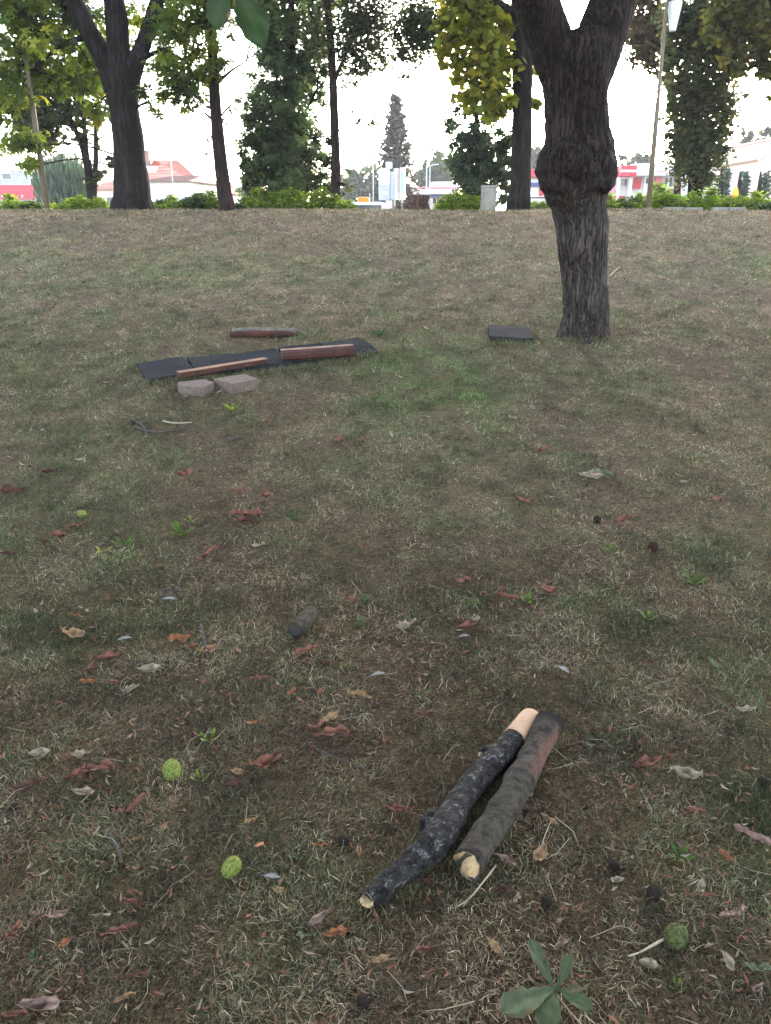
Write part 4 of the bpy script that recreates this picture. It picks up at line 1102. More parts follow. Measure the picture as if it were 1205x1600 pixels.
# grey glass-fronted building
YQ = 58
p0 = at(1152, 320, YQ); p0.z = STREET
gb = thing('glass_fronted_building', 'pale building with grey glazed front and low gable behind the young conifers', 'building', p0)
down(gb, 'wall', 1100, 1186, 262, YQ + 0.4, 9, M_WHITE)
quad_box(gb, 'glazed_front', 1138, 1176, 273, 293, YQ, 0.5, M_GREYB, 0.1)
window(gb, 1138, 1151, 262, 273, YQ, 1); window(gb, 1156, 1168, 262, 272, YQ, 1)
quad_box(gb, 'lower_front', 1137, 1174, 293.6, 316, YQ, 0.4, simple('dark_grey_front', (0.16, 0.18, 0.21), (0.12, 0.14, 0.17), 2, 0.5, 0), 0.05)
window(gb, 1112, 1121, 289, 312, YQ, 0)
quad_box(gb, 'pilaster', 1177, 1183, 262, 318, YQ, 0.5, M_CREAM, 0.3)
A = at(1132, 261, YQ); Bq = at(1192, 261, YQ); T = at(1153, 247, YQ)
rf = prism_mesh('roof', [(A.x - p0.x, A.z - p0.z), (Bq.x - p0.x, A.z - p0.z), (T.x - p0.x, T.z - p0.z)], 9)
rf.transform(Matrix.Translation((0, YQ - 0.3 - p0.y + 9, 0)) @ Matrix.Rotation(R(90), 4, 'X'))
link('gable', rf, M_WHITE, gb)
quad_box(gb, 'roof', 1150, 1188, 250, 254, YQ, 6, M_ROOFD, -5.0)

# pink gabled house at the edge
YP = 52
p0 = at(1215, 320, YP); p0.z = STREET
ph = thing('gabled_house', 'cream-pink house with a plain pitched gable at the edge beyond the conifer', 'building', p0)
A = at(1182, 266, YP); Bq = at(1260, 266, YP); T = at(1222, 219, YP)
g = prism_mesh('gable', [(A.x - p0.x, STREET - p0.z), (Bq.x - p0.x, STREET - p0.z), (Bq.x - p0.x, A.z - p0.z + 0.6), (T.x - p0.x, T.z - p0.z), (A.x - p0.x, A.z - p0.z + 0.6)], 8)
g.transform(Matrix.Translation((0, 8, 0)) @ Matrix.Rotation(R(90), 4, 'X'))
link('wall', g, M_PINKW, ph)
for sgn, E in ((-1, A), (1, Bq)):
    ang = math.atan2(T.z - (E.z + 0.6), T.x - E.x)
    L = math.hypot(T.z - E.z - 0.6, T.x - E.x) + 0.4
    bm = bmesh.new(); add_box(bm, (0, 0, 0), (L, 8.6, 0.14))
    me = bm_mesh('roof_slope', bm)
    me.transform(Matrix.Translation(((E.x + T.x) / 2 - p0.x, 4, (E.z + 0.6 + T.z) / 2 - p0.z + 0.10)) @ Matrix.Rotation(-ang, 4, 'Y'))
    link('roof_slope', me, simple('pale_peach_roof', (0.62, 0.47, 0.40), (0.56, 0.41, 0.35), 1.5, 0.9, 0.2, 8, 0.02) if sgn < 0 else bpy.data.materials['pale_peach_roof'], ph)
window(ph, 1192, 1202, 268, 290, YP, 1); window(ph, 1203, 1214, 300, 316, YP, 1); quad_box(ph, 'sill', 1197, 1216, 316, 319, YP, 0.3, M_WHITE, 0.2)

# houses with red roofs, left
def house(name, label, px0, px1, eave, ridge, Y, depth, wallm, roofm, rz=0.0, hip=0.0):
    A = at(px0, eave, Y); Bq = at(px1, eave, Y); zr = at((px0 + px1) / 2, ridge, Y).z
    w = Bq.x - A.x; cx_ = (A.x + Bq.x) / 2
    root = thing(name, label, 'building', (cx_, Y, STREET), rz)
    ze = A.z - STREET; zr -= STREET
    link('wall', box_mesh('wall', (0, depth / 2, ze / 2 - 0.1), (w, depth, ze + 0.2)), wallm, root)
    bm = bmesh.new(); e = 0.35
    v = [bm.verts.new(q) for q in ((-w / 2 - e, -e, ze + 0.005), (w / 2 + e, -e, ze + 0.005), (w / 2 + e, depth + e, ze + 0.005), (-w / 2 - e, depth + e, ze + 0.005), (-w / 2 - e + hip, depth / 2, zr), (w / 2 + e - hip, depth / 2, zr))]
    for f in ((0, 1, 5, 4), (2, 3, 4, 5), (1, 2, 5), (3, 0, 4), (3, 2, 1, 0)): bm.faces.new([v[i] for i in f])
    # courses of tiles as low steps
    roof = link('roof', bm_mesh('roof', bm), roofm, root)
    n_ = 9
    bm = bmesh.new()
    for i in range(n_):
        u = (i + 0.5) / n_
        y = -e + u * (depth / 2 + e); z = ze + u * (zr - ze)
        add_box(bm, (0, y, z + 0.02), ((w + 2 * e - 2 * hip * u) * 0.995, 0.10, 0.05))
    r = link('tile_courses', bm_mesh('tile_courses', bm), roofm, roof); r['kind'] = 'stuff'
    return root, w, ze, zr
YH = 60
h, w, ze, zr = house('red_roofed_house', 'largest red-roofed house behind the low white one, chimney on its slope', 140, 322, 296, 240, YH + 4, 12, M_PINKW, M_ROOF, 0.0, 5.8)
link('chimney', box_mesh('chimney', (-0.45, 3.4, zr - 1.4), (0.7, 0.6, 1.5)), M_CREAM, h)
link('chimney', box_mesh('chimney', (-1.6, 6.0, zr + 0.1), (0.6, 0.5, 1.2)), M_ROOFD, h)
for x_ in (-2.9, 2.6, 3.7):
    f = link('window', box_mesh('window', (x_, -0.02, ze - 1.0), (0.8, 0.1, 1.1)), M_WHITE, h)
    link('pane', box_mesh('pane', (x_, -0.06, ze - 1.0), (0.62, 0.06, 0.9)), M_GLASS, f)
h, w, ze, zr = house('low_white_house', 'low white house with brown roof and dark doorway right of the stout chestnut trunk', 222, 292, 284, 270, 50, 7, M_WHITE, M_ROOFD, R(-10), 0.8)
link('door', box_mesh('door', (0.35, -0.03, 0.95), (0.75, 0.12, 2.1)), M_GLASS, h)
for x_ in (1.2, 2.0):
    f = link('window', box_mesh('window', (x_, -0.02, 1.35), (0.6, 0.1, 1.2)), M_WHITE, h)
    link('pane', box_mesh('pane', (x_, -0.06, 1.35), (0.42, 0.06, 0.98)), M_GLASS, f)
h, w, ze, zr = house('far_red_house', 'farther house with orange-red roof sloping down toward the leaning trunk', 288, 345, 302, 280, 75, 10, M_CREAM, simple('orange_roof', (0.55, 0.20, 0.12), (0.46, 0.16, 0.10), 1.5, 0.9, 0.3, 8, 0.03), R(-15), 2.5)
# red awning and pale building, far left
YW = 40
p0 = at(30, 320, YW); p0.z = STREET
aw = thing('red_market_awning', 'long red canvas market awning with pale valance at the left edge', 'awning', p0)
A = at(-40, 308, YW); Bq = at(69, 308, YW); zt = at(20, 289, YW + 2.4).z
bm = bmesh.new()
x0, x1, zl = A.x - p0.x, Bq.x - p0.x, A.z - p0.z
zt -= p0.z
nn = 14
for i in range(nn):
    a0 = x0 + (x1 - x0) * i / nn; a1 = x0 + (x1 - x0) * (i + 1) / nn
    v = [bm.verts.new(q) for q in ((a0, 0, zl + 0.02 * (i % 2)), (a1, 0, zl + 0.02 * ((i + 1) % 2)), (a1 - 0.15, 2.4, zt), (a0 - 0.15, 2.4, zt))]
    bm.faces.new(v)
bmesh.ops.remove_doubles(bm, verts=bm.verts, dist=0.001)
me = bm_mesh('canopy', bm)
c_ = link('canopy', me, M_REDCLOTH, aw); sld = c_.modifiers.new('s', 'SOLIDIFY'); sld.thickness = 0.03
quad_box(aw, 'valance', -40, 55, 308, 313, YW, 0.03, simple('pink_valance', (0.48, 0.20, 0.20), (0.36, 0.10, 0.11), 6, 0.8, 0.1), 0.0)
for px in (2, 34, 66):
    P_ = at(px, 305, YW)
    V, F = tube([(P_.x - p0.x, 0.05, -0.05), (P_.x - p0.x, 0.05, P_.z - p0.z)], [0.03, 0.03], 8, 1)
    link('post', np_mesh('post', V, F), M_WHITE, aw)
YV = 62
p0 = at(20, 320, YV); p0.z = STREET
pb = thing('pale_grey_building', 'pale grey flat building with a ribbed white panel, behind the red awning', 'building', p0)
down(pb, 'wall', -60, 48, 266, YV, 10, simple('pale_grey_wall', (0.36, 0.36, 0.38), (0.30, 0.30, 0.32), 2, 0.8, 0.1))
window(pb, 4, 18, 270, 281, YV, 0)
quad_box(pb, 'ledge', -60, 47, 288, 291, YV, 0.4, simple('pale_ledge', (0.40, 0.42, 0.41), (0.35, 0.37, 0.36), 3, 0.6, 0), 0.25)
p0 = at(57, 320, 56); p0.z = STREET
rp = thing('ribbed_wall', 'white ribbed wall panel below a tan gable, behind the lamp post at left', 'wall', p0)
down(rp, 'base_wall', 47, 66, 277, 56.1, 0.3, M_WHITE)
for i in range(8):
    quad_box(rp, 'slat', 47.5 + i * 2.25, 48.9 + i * 2.25, 279, 296, 56, 0.1, simple('grey_slat', (0.5, 0.5, 0.53), (0.45, 0.45, 0.48), 3, 0.7, 0) if i == 0 else bpy.data.materials['grey_slat'], 0.02)
h, w, ze, zr = house('tan_gable_house', 'tan house with a red roof rising behind the white ribbed wall and willow', 46, 84, 262, 236, 72, 9, simple('tan_render', (0.50, 0.40, 0.30), (0.44, 0.35, 0.27), 2, 0.9, 0.1), M_ROOF, 0.0, 1.2)

# filling station: canopy, kiosk
YK = 78
p0 = at(700, 320, YK); p0.z = STREET
fs = thing('filling_station', 'filling station canopy with pink-white band and dark blue underside, behind the stump', 'building', p0)
quad_box(fs, 'canopy', 630, 716, 293, 303, YK, 7, simple('pinkish_white', (0.76, 0.62, 0.63), (0.72, 0.57, 0.59), 3, 0.5, 0), 0.0)
quad_box(fs, 'red_edge', 629, 717, 292, 295, YK, 7.2, simple('rose_edge', (0.62, 0.20, 0.24), (0.58, 0.18, 0.22), 3, 0.5, 0), 0.12)
quad_box(fs, 'blue_soffit', 672, 714, 303.3, 307, YK, 6, M_BLUE, -0.4)
quad_box(fs, 'emblem', 706, 709, 296, 299, YK, 0.2, M_BLUE, 0.2)
for px in (640, 689, 712):
    P_ = at(px, 303, YK + 1)
    V, F = tube([(P_.x - p0.x, 1, -0.05), (P_.x - p0.x, 1, P_.z - p0.z)], [0.16, 0.16], 10, 1)
    link('column', np_mesh('column', V, F), M_STEEL, fs)
down(fs, 'kiosk', 664, 730, 306, YK + 7.5, 5, M_WHITE)
quad_box(fs, 'upper_block', 676, 722, 284, 292, YK + 9, 6, M_WHITE, 0)
window(fs, 676, 688, 309, 319, YK + 7.4, 1)
YK2 = 60
p0 = at(840, 320, YK2); p0.z = STREET
ks = thing('striped_kiosk', 'white kiosk with red top band and blue stripe between maple trunk and bulging tree', 'building', p0)
down(ks, 'wall', 822, 870, 275, YK2 + 0.4, 4, M_WHITE)
quad_box(ks, 'top_band', 821, 871, 265, 277, YK2, 1, M_RED, 0.3)
quad_box(ks, 'blue_stripe', 821, 871, 285, 291, YK2, 0.3, M_BLUE, 0.1)
quad_box(ks, 'ledge', 821, 871, 308, 310, YK2, 0.3, M_DARK, 0.2)
quad_box(ks, 'red_notice', 843, 850, 294, 306, YK2, 0.3, M_RED, 0.0)

# tall panel sign (totem) near the station
YT = 52
p0 = at(612, 320, YT); p0.z = STREET
ts = thing('panel_sign', 'tall blue-white panel sign cluster on posts in front of the spruce', 'sign', p0)
quad_box(ts, 'sign_panel', 592, 609, 264, 312, YT, 0.35, simple('pale_blue_panel', (0.62, 0.74, 0.80), (0.58, 0.70, 0.77), 3, 0.4, 0), 0.0)
quad_box(ts, 'printed_patch', 592.6, 608.4, 288, 313, YT, 0.06, simple('violet_print', (0.30, 0.30, 0.48), (0.38, 0.38, 0.55), 2, 0.4, 0), 0.02)
quad_box(ts, 'printed_patch', 592.6, 608.4, 281, 288, YT, 0.06, simple('white_print', (0.78, 0.80, 0.82), (0.74, 0.77, 0.80), 2, 0.4, 0), 0.02)
quad_box(ts, 'top_box', 603, 613, 253, 263, YT, 0.4, M_WHITE, 0.0)
quad_box(ts, 'side_panel', 610, 615.5, 268, 312, YT, 0.3, M_GREYB, 0.0)
quad_box(ts, 'number_panel', 618, 623, 263, 312, YT, 0.3, M_WHITE, 0.0)
quad_box(ts, 'red_stripe', 620, 622, 266, 300, YT, 0.05, simple('rose_print', (0.62, 0.25, 0.25), (0.58, 0.22, 0.22), 3, 0.4, 0), 0.04)
quad_box(ts, 'display_panel', 624.5, 634, 262, 312, YT, 0.3, simple('pale_panel', (0.66, 0.74, 0.76), (0.62, 0.70, 0.72), 3, 0.4, 0), 0.05)
quad_box(ts, 'display_print', 626, 631.5, 269, 300, YT, 0.05, simple('grey_green_print', (0.32, 0.45, 0.44), (0.28, 0.40, 0.40), 3, 0.4, 0), 0.08)
# pale wordmark blurred beyond reading on the violet patch
bm = bmesh.new(); o_ = np.array(ts.location)
for i, w_ in enumerate((2.2, 1.6, 1.8, 2.2)):
    A = at(597.0 + i * 2.6, 301, YT); s_ = mpp(A)
    add_box(bm, (A.x - o_[0], YT - 0.035 - o_[1], A.z - o_[2]), (w_ * s_, 0.02, 4 * s_))
link('lettering', bm_mesh('lettering', bm), M_WHITE, ts)
for px in (604, 617, 629):
    P_ = at(px, 262, YT)
    V, F = tube([(P_.x - p0.x, 0.55, -0.05), (P_.x - p0.x, 0.55, P_.z - p0.z)], [0.07, 0.07], 8, 1)
    link('post', np_mesh('post', V, F), M_STEEL, ts)
quad_box(ts, 'plinth', 604, 613, 313, 324, YT, 0.4, M_WHITE, -0.1)

# street lights beyond
def street_light(label, px, py, Y, arm, w=2.2):
    top = at(px, py, Y); b = Vector((top.x, Y, STREET)); s = mpp(top)
    root = thing('street_light', label, 'street light', b, 0, 'slim street lights beyond the crest')
    V, F = tube([(0, 0, -0.1), (0, 0, top.z - b.z)], [w * s * 0.5, w * s * 0.38], 8, 1)
    link('pole', np_mesh('pole', V, F, smooth=True), M_STEEL, root)
    if arm:
        V, F = tube([(0, 0, top.z - b.z), (arm * s * 0.4, 0, top.z - b.z + 2 * s), (arm * s, 0, top.z - b.z + 3 * s)], [0.05, 0.045, 0.04], 6, 2)
        link('arm', np_mesh('arm', V, F, smooth=True), M_STEEL, root)
        link('lamp_head', box_mesh('lamp_head', (arm * s * 1.15, 0, top.z - b.z + 3 * s), (arm * s * 0.4, 0.2, 0.09)), M_STEEL, root)
street_light('thin pale pole left of the tall panel sign, with a dark tip', 583, 232, 48, 0, 2.0)
street_light('shorter thin pole close beside the taller pale pole left of the panel sign', 578, 302, 46, 0, 1.6)
street_light('straight white pole behind the stump, without an arm', 667, 258, 60, 0, 2.6)
street_light('white street light with a short arm to the right behind the stump', 672, 260, 62, 10, 2.4)
street_light('thin grey street light in front of the red-roofed houses', 265, 229, 48, -5, 1.6)
street_light('thin white pole right beside the red shop sign box', 952, 262, 60, 0, 2.0)

# taxi: only its roof and sign show over the crest
def taxi():
    Y = 30; c = at(568, 322, Y)
    root = thing('taxi', 'white car with an orange roof sign, showing above the crest left of the panel sign', 'car', (c.x, Y, STREET))
    prof = [(-2.1, 0.35), (-2.15, 0.75), (-1.95, 0.95), (-1.3, 1.02), (-0.7, 1.42), (0.7, 1.45), (1.35, 1.05), (2.0, 0.92), (2.1, 0.6), (2.05, 0.35)]
    k = (at(568, 324, Y).z - STREET + 0.02) / 1.45
    me = prism_mesh('body', [(x, z * max(k, 0.9)) for x, z in prof], 1.7, bevel=0.04)
    me.transform(Matrix.Translation((0, 0.85, 0)) @ Matrix.Rotation(R(90), 4, 'X'))
    link('body', me, M_WHITE, root)
    for sx in (-1.3, 1.3):
        for sy in (-0.78, 0.78):
            bm = bmesh.new(); bmesh.ops.create_cone(bm, cap_ends=True, segments=20, radius1=0.32, radius2=0.32, depth=0.2)
            me = bm_mesh('wheel', bm); me.transform(Matrix.Translation((sx, sy, 0.32)) @ Matrix.Rotation(R(90), 4, 'X'))
            wh = link('wheel', me, M_DARK, root)
            bm = bmesh.new(); bmesh.ops.create_cone(bm, cap_ends=True, segments=16, radius1=0.19, radius2=0.19, depth=0.21)
            me = bm_mesh('rim', bm); me.transform(Matrix.Translation((sx, sy, 0.32)) @ Matrix.Rotation(R(90), 4, 'X'))
            link('rim', me, M_STEEL, wh)
    zz = 1.45 * max(k, 0.9)
    link('side_window', box_mesh('side_window', (0, -0.855, zz - 0.26), (1.3, 0.02, 0.3)), M_GLASS, root)
    bm = bmesh.new(); add_box(bm, (0, 0, zz + 0.09), (0.42, 0.18, 0.17), 0, 0.05)
    link('roof_sign', bm_mesh('roof_sign', bm), M_ORANGE, root)
taxi()

# folded yellow parasol
YY = 33
b = at(1147, 318, YY); b.z = STREET
pr = thing('folded_parasol', 'yellow and orange folded parasol showing over the shrubs before the glass-fronted building', 'parasol', b)
zt = at(1147, 292, YY).z - b.z; s = mpp(at(1147, 300, YY))
zm = at(1147, 306, YY).z - b.z; zb_ = at(1147, 315, YY).z - b.z
V, F = tube([(0, 0, zm), (0, 0, zm * 0.6 + zt * 0.4), (0, 0, zt - 0.05), (0, 0, zt)], [5 * s, 4.6 * s, 2.6 * s, 0.6 * s], 12, 3, 0.12, 6)
link('canopy', np_mesh('canopy', V, F, smooth=True), M_YELLOW, pr)
V, F = tube([(0, 0, zb_), (0, 0, zm - 0.01)], [4.4 * s, 5.2 * s], 12, 4, 0.12, 6)
link('lower_canopy', np_mesh('lower_canopy', V, F, smooth=True), M_ORANGE, pr)
V, F = tube([(0, 0, -0.05), (0, 0, zt + 0.03)], [0.025, 0.025], 8, 1)
link('pole', np_mesh('pole', V, F), M_STEEL, pr)

# ------------------------------------------------------------------ logs
def log_bark(name, base, dark, patches, pscale, plo, phi, bstr=0.9, second=None, bd=0.010):
    t = NT(name); v = t.coords()
    n1 = t.noise(42, 6, 0.72, v)
    col = t.ramp(n1, [(0.36, dark), (0.64, base)])
    n2 = t.noise(pscale, 7, 0.78, v, 0.8)
    col = t.mix(t.ramp(n2, [(plo, (0, 0, 0)), (phi, (1, 1, 1))]), col, patches)
    n4 = t.noise(pscale * 3.3, 5, 0.7, v)
    col = t.mix(t.ramp(n4, [(0.60, (0, 0, 0)), (0.68, (0.8, 0.8, 0.8))]), col, tuple(c * 0.8 for c in patches))
    vo = t.n('TexVoronoi', feature='DISTANCE_TO_EDGE'); vo.inputs['Scale'].default_value = 34; t.l(v, vo.inputs['Vector'])
    crack = t.ramp(vo.outputs[0], [(0.0, (1, 1, 1)), (0.05, (0, 0, 0))])
    msk = t.ramp(t.noise(12, 3, 0.6, v), [(0.5, (0, 0, 0)), (0.6, (0.8, 0.8, 0.8))])
    col = t.mix(t.mix(1.0, crack, msk, 'MULTIPLY'), col, tuple(c * 0.5 for c in dark))
    if second:
        a = t.n('Attribute', attribute_name='tint'); sp = t.n('SeparateColor'); t.l(a.outputs[0], sp.inputs[0])
        streak = t.ramp(t.noise(25, 5, 0.7, v), [(0.36, (0.25, 0.25, 0.25)), (0.62, (1, 1, 1))])
        f = t.mix(1.0, t.mix(1.0, sp.outputs[0], streak, 'MULTIPLY'), (0.75, 0.75, 0.75), 'MULTIPLY')
        col = t.mix(f, col, second[0])
        col = t.mix(sp.outputs[1], col, second[1])
    h = t.n('Math', operation='ADD'); t.l(n1, h.inputs[0]); t.l(n2, h.inputs[1])
    return t.done(t.bsdf(col, 0.9, t.bump(h.outputs[0], bstr, bd), 0.15))
M_LICHEN = log_bark('lichen_bark', (0.042, 0.036, 0.034), (0.005, 0.0045, 0.005), (0.20, 0.205, 0.21), 42, 0.56, 0.64, 1.0, None, 0.014)
M_LOGGREY = log_bark('greenish_bark', (0.052, 0.043, 0.033), (0.013, 0.010, 0.008), (0.082, 0.070, 0.056), 20, 0.52, 0.76, 0.7, ((0.135, 0.056, 0.042), (0.010, 0.008, 0.009)), 0.008)
M_PEELED = simple('peeled_wood', (0.42, 0.265, 0.17), (0.32, 0.19, 0.115), 12, 0.8, 0.25, 60, 0.002)
M_CUT = simple('cut_wood', (0.34, 0.235, 0.125), (0.10, 0.06, 0.034), 38, 0.85, 0.8, 70, 0.006, lo=0.42, hi=0.66)
M_REDWOOD = simple('red_inner_wood', (0.070, 0.024, 0.018), (0.032, 0.013, 0.011), 10, 0.85, 0.6, 60, 0.006)
M_PALEBARK = simple('pale_bark', (0.135, 0.115, 0.090), (0.06, 0.05, 0.040), 12, 0.9, 0.5, 50, 0.006)
M_PLANKTOP = simple('weathered_plank', (0.22, 0.115, 0.075), (0.14, 0.072, 0.048), 8, 0.85, 0.4, 50, 0.003)
M_CHAR = simple('charred_wood', (0.016, 0.014, 0.014), (0.028, 0.024, 0.024), 18, 0.85, 0.7, 60, 0.006)

def log_tube(pts, sides, sub, wob, wsc, knots=(), tintf=None, lift=1.0, seed=0.0, cap=True):
    """pts: (photo x, photo y, width px); centre line laid on the lawn at one radius above it"""
    P = []; Rr = []
    for (px, py, w) in pts:
        p = G(px, py); r = w * mpp(p) * 0.5
        p = G(px, py, r * lift); r = w * mpp(p) * 0.5
        P.append(p); Rr.append(r)
    V, F = tube(P, Rr, sides, sub, wob, wsc, cap, seed)
    return P, Rr, V, F

# first log: dark, lichen-blotched, with its far end peeled
P, Rr, V, F = log_tube([(576, 1405, 31), (610, 1377, 38), (645, 1348, 41), (680, 1316, 51), (702, 1283, 48), (722, 1248, 41), (749, 1214, 40), (777, 1184, 38), (806, 1152, 35)], 36, 10, 0.10, 34.0)
o = P[4]
lg = thing('lichen_log', 'dark lichen-blotched branch log with one peeled orange end, lying in the near grass', 'log', (o.x, o.y, h1(o.x, o.y)))
oo = np.array(lg.location)
link('bark', np_mesh('bark', V - oo, F, smooth=True), M_LICHEN, lg)
d = (P[-1] - P[-2]).normalized()
P2, R2, V, F = log_tube([(804, 1154, 37), (816, 1140, 37), (826, 1127, 36), (829, 1122, 33)], 26, 5, 0.03, 14.0)
link('peeled_end', np_mesh('peeled_end', V - oo, F, smooth=True), M_PEELED, lg)
e0 = P[0]; dd = (P[0] - P[1]).normalized()
V, F = tube([e0 - dd * 0.004, e0 + dd * 0.004, e0 + dd * 0.005 + Vector((0, 0, 0.003))], [Rr[0] * 0.90, Rr[0] * 0.84, Rr[0] * 0.45], 18, 3, 0.3, 55.0)
link('cut_end', np_mesh('cut_end', V - oo, F), M_CUT, lg)
def nub(px, py, dz, r, L, dirn, mat, nm, parent, oo):
    c = G(px, py, dz); dv = Vector(dirn).normalized()
    V, F = tube([c, c + dv * L * 0.6, c + dv * L], [r, r * 0.9, r * 0.7], 14, 3, 0.2, 30.0)
    link(nm, np_mesh(nm, V - oo, F, smooth=True), mat, parent)
nub(690, 1290, 0.035, 0.024, 0.058, (-0.9, -0.05, 0.1), M_LICHEN, 'knot_stub', lg, oo)
nub(678, 1276, 0.04, 0.0155, 0.02, (-0.9, 0.1, 0.3), M_CHAR, 'dark_knot_end', lg, oo)
nub(770, 1178, 0.042, 0.012, 0.036, (-0.8, 0.2, 0.35), M_LICHEN, 'knot_stub', lg, oo)
nub(754, 1180, 0.035, 0.008, 0.012, (-0.9, 0.1, 0.2), M_CUT, 'pale_torn_spot', lg, oo)

# second log: grey-green bark, charred far end, pale near end
P, Rr, V, F = log_tube([(731, 1350, 51), (752, 1316, 48), (778, 1278, 46), (800, 1244, 45), (812, 1222, 50), (824, 1198, 42), (840, 1168, 41), (852, 1144, 44), (859, 1130, 45)], 32, 8, 0.11, 20.0, seed=5.0)
o = P[4]
l2 = thing('charred_log', 'grey-brown log beside the lichen-blotched one, blackened far end and pale broken near end', 'log', (o.x, o.y, h1(o.x, o.y)))
oo = np.array(l2.location)
# where bark is rubbed red (upper right) and scorched (far end)
Vn = V; n_ring = (len(P) - 1) * 8 + 1; tt = np.repeat(np.linspace(0, 1, n_ring), 32)
tt = np.concatenate([tt, [0.0, 1.0]])
ctr = np.array([list(p) for p in P]); cen = np.stack([np.interp(tt, np.linspace(0, 1, len(P)), ctr[:, k]) for k in range(3)], 1)
off = V - cen; side = off[:, 0] / np.maximum(np.linalg.norm(off, axis=1), 1e-5); upz = off[:, 2] / np.maximum(np.linalg.norm(off, axis=1), 1e-5)
nzv = np.array([mnoise.noise(Vector(q) * 18) for q in V])
red = sstep(0.48, 0.62, tt + nzv * 0.08) * (1 - sstep(0.88, 0.93, tt)) * sstep(0.25, 0.75, side + nzv * 0.5)
blk = np.maximum(sstep(0.86, 0.93, tt + nzv * 0.06), 0.8 * np.exp(-((tt - 0.50 + nzv * 0.02) / 0.012) ** 2))
link('bark', np_mesh('bark', V - oo, F, np.stack([red, blk, red * 0], 1), smooth=True), M_LOGGREY, l2)
e0 = P[0]; dd = (P[0] - P[1]).normalized()
V, F = tube([e0 - dd * 0.003, e0 + dd * 0.003, e0 + dd * 0.005 + Vector((-0.006, 0, 0.003))], [Rr[0] * 0.90, Rr[0] * 0.84, Rr[0] * 0.4], 22, 3, 0.25, 50.0)
link('cut_end', np_mesh('cut_end', V - oo, F), M_CUT, l2)
c = G(738, 1358, 0.028)
V, F = tube([c + dd * 0.008 + Vector((0.012, 0, 0.006)), c + dd * 0.020 + Vector((0.006, 0, -0.012))], [0.011, 0.017], 10, 3, 0.4, 40.0)
link('dark_split', np_mesh('dark_split', V - oo, F, smooth=True), M_CHAR, l2)
nub(797, 1222, 0.035, 0.012, 0.022, (-0.9, -0.1, 0.25), M_LOGGREY, 'branch_scar', l2, oo)
nub(825, 1216, 0.052, 0.006, 0.006, (0.6, -0.4, 0.6), M_PALEBARK, 'white_scar', l2, oo)
nub(829, 1241, 0.034, 0.006, 0.005, (0.8, -0.5, 0.2), M_PALEBARK, 'white_scar', l2, oo)

# short chunk of branch
P, Rr, V, F = log_tube([(462, 986, 27), (470, 978, 27), (478, 968, 25), (486, 957, 22)], 20, 6, 0.12, 20, seed=9)
o = P[0]; ch = thing('branch_chunk', 'short dark chunk of branch lying alone beside a rust-coloured leaf, up-lawn from the logs', 'log', (o.x, o.y, h1(o.x, o.y)))
oo = np.array(ch.location)
link('bark', np_mesh('bark', V - oo, F, smooth=True), M_LICHEN if False else log_bark('dark_bark', (0.055, 0.042, 0.030), (0.012, 0.010, 0.008), (0.075, 0.068, 0.045), 20, 0.5, 0.7), ch)
dd = (P[0] - P[1]).normalized()
V, F = tube([P[0] - dd * 0.002, P[0] + dd * 0.003], [Rr[0] * 0.85, Rr[0] * 0.7], 16, 1)
link('cut_end', np_mesh('cut_end', V - oo, F), M_CHAR, ch)

# pale-barked log up the slope
P, Rr, V, F = log_tube([(361, 520, 13.5), (390, 519, 14), (420, 519, 14.5), (450, 519, 13.5), (464, 518, 11)], 22, 8, 0.06, 14, seed=2)
o = P[2]; l3 = thing('pale_bark_log', 'straight log with pale bark above and red-brown underside, lying behind the row of mats', 'log', (o.x, o.y, h1(o.x, o.y)))
oo = np.array(l3.location)
link('bark', np_mesh('bark', V - oo, F, smooth=True), M_PALEBARK, l3)
P4 = [p + Vector((0, -r * 0.22, -r * 0.20)) for p, r in zip(P, Rr)]
P4[-1] = P4[-2] * 0.35 + P4[-1] * 0.65
V, F = tube(P4, [r * 0.93 for r in Rr], 20, 8, 0.06, 14, True, 3)
link('red_underside', np_mesh('red_underside', V - oo, F, smooth=True), M_REDWOOD, l3)
V, F = tube([P[-1], P[-1] + Vector((0.05, 0.0, -0.01)), P[-1] + Vector((0.10, -0.01, -0.03))], [Rr[-1] * 0.8, Rr[-1] * 0.45, 0.006], 10, 3, 0.3, 25)
link('splintered_tip', np_mesh('splintered_tip', V - oo, F), M_PALEBARK, l3)
V, F = tube([P[0] + Vector((0.012, 0, 0)), P[0] - Vector((0.004, 0, 0))], [Rr[0] * 1.03, Rr[0] * 0.9], 18, 2, 0.08, 20)
link('charred_end', np_mesh('charred_end', V - oo, F), M_CHAR, l3)

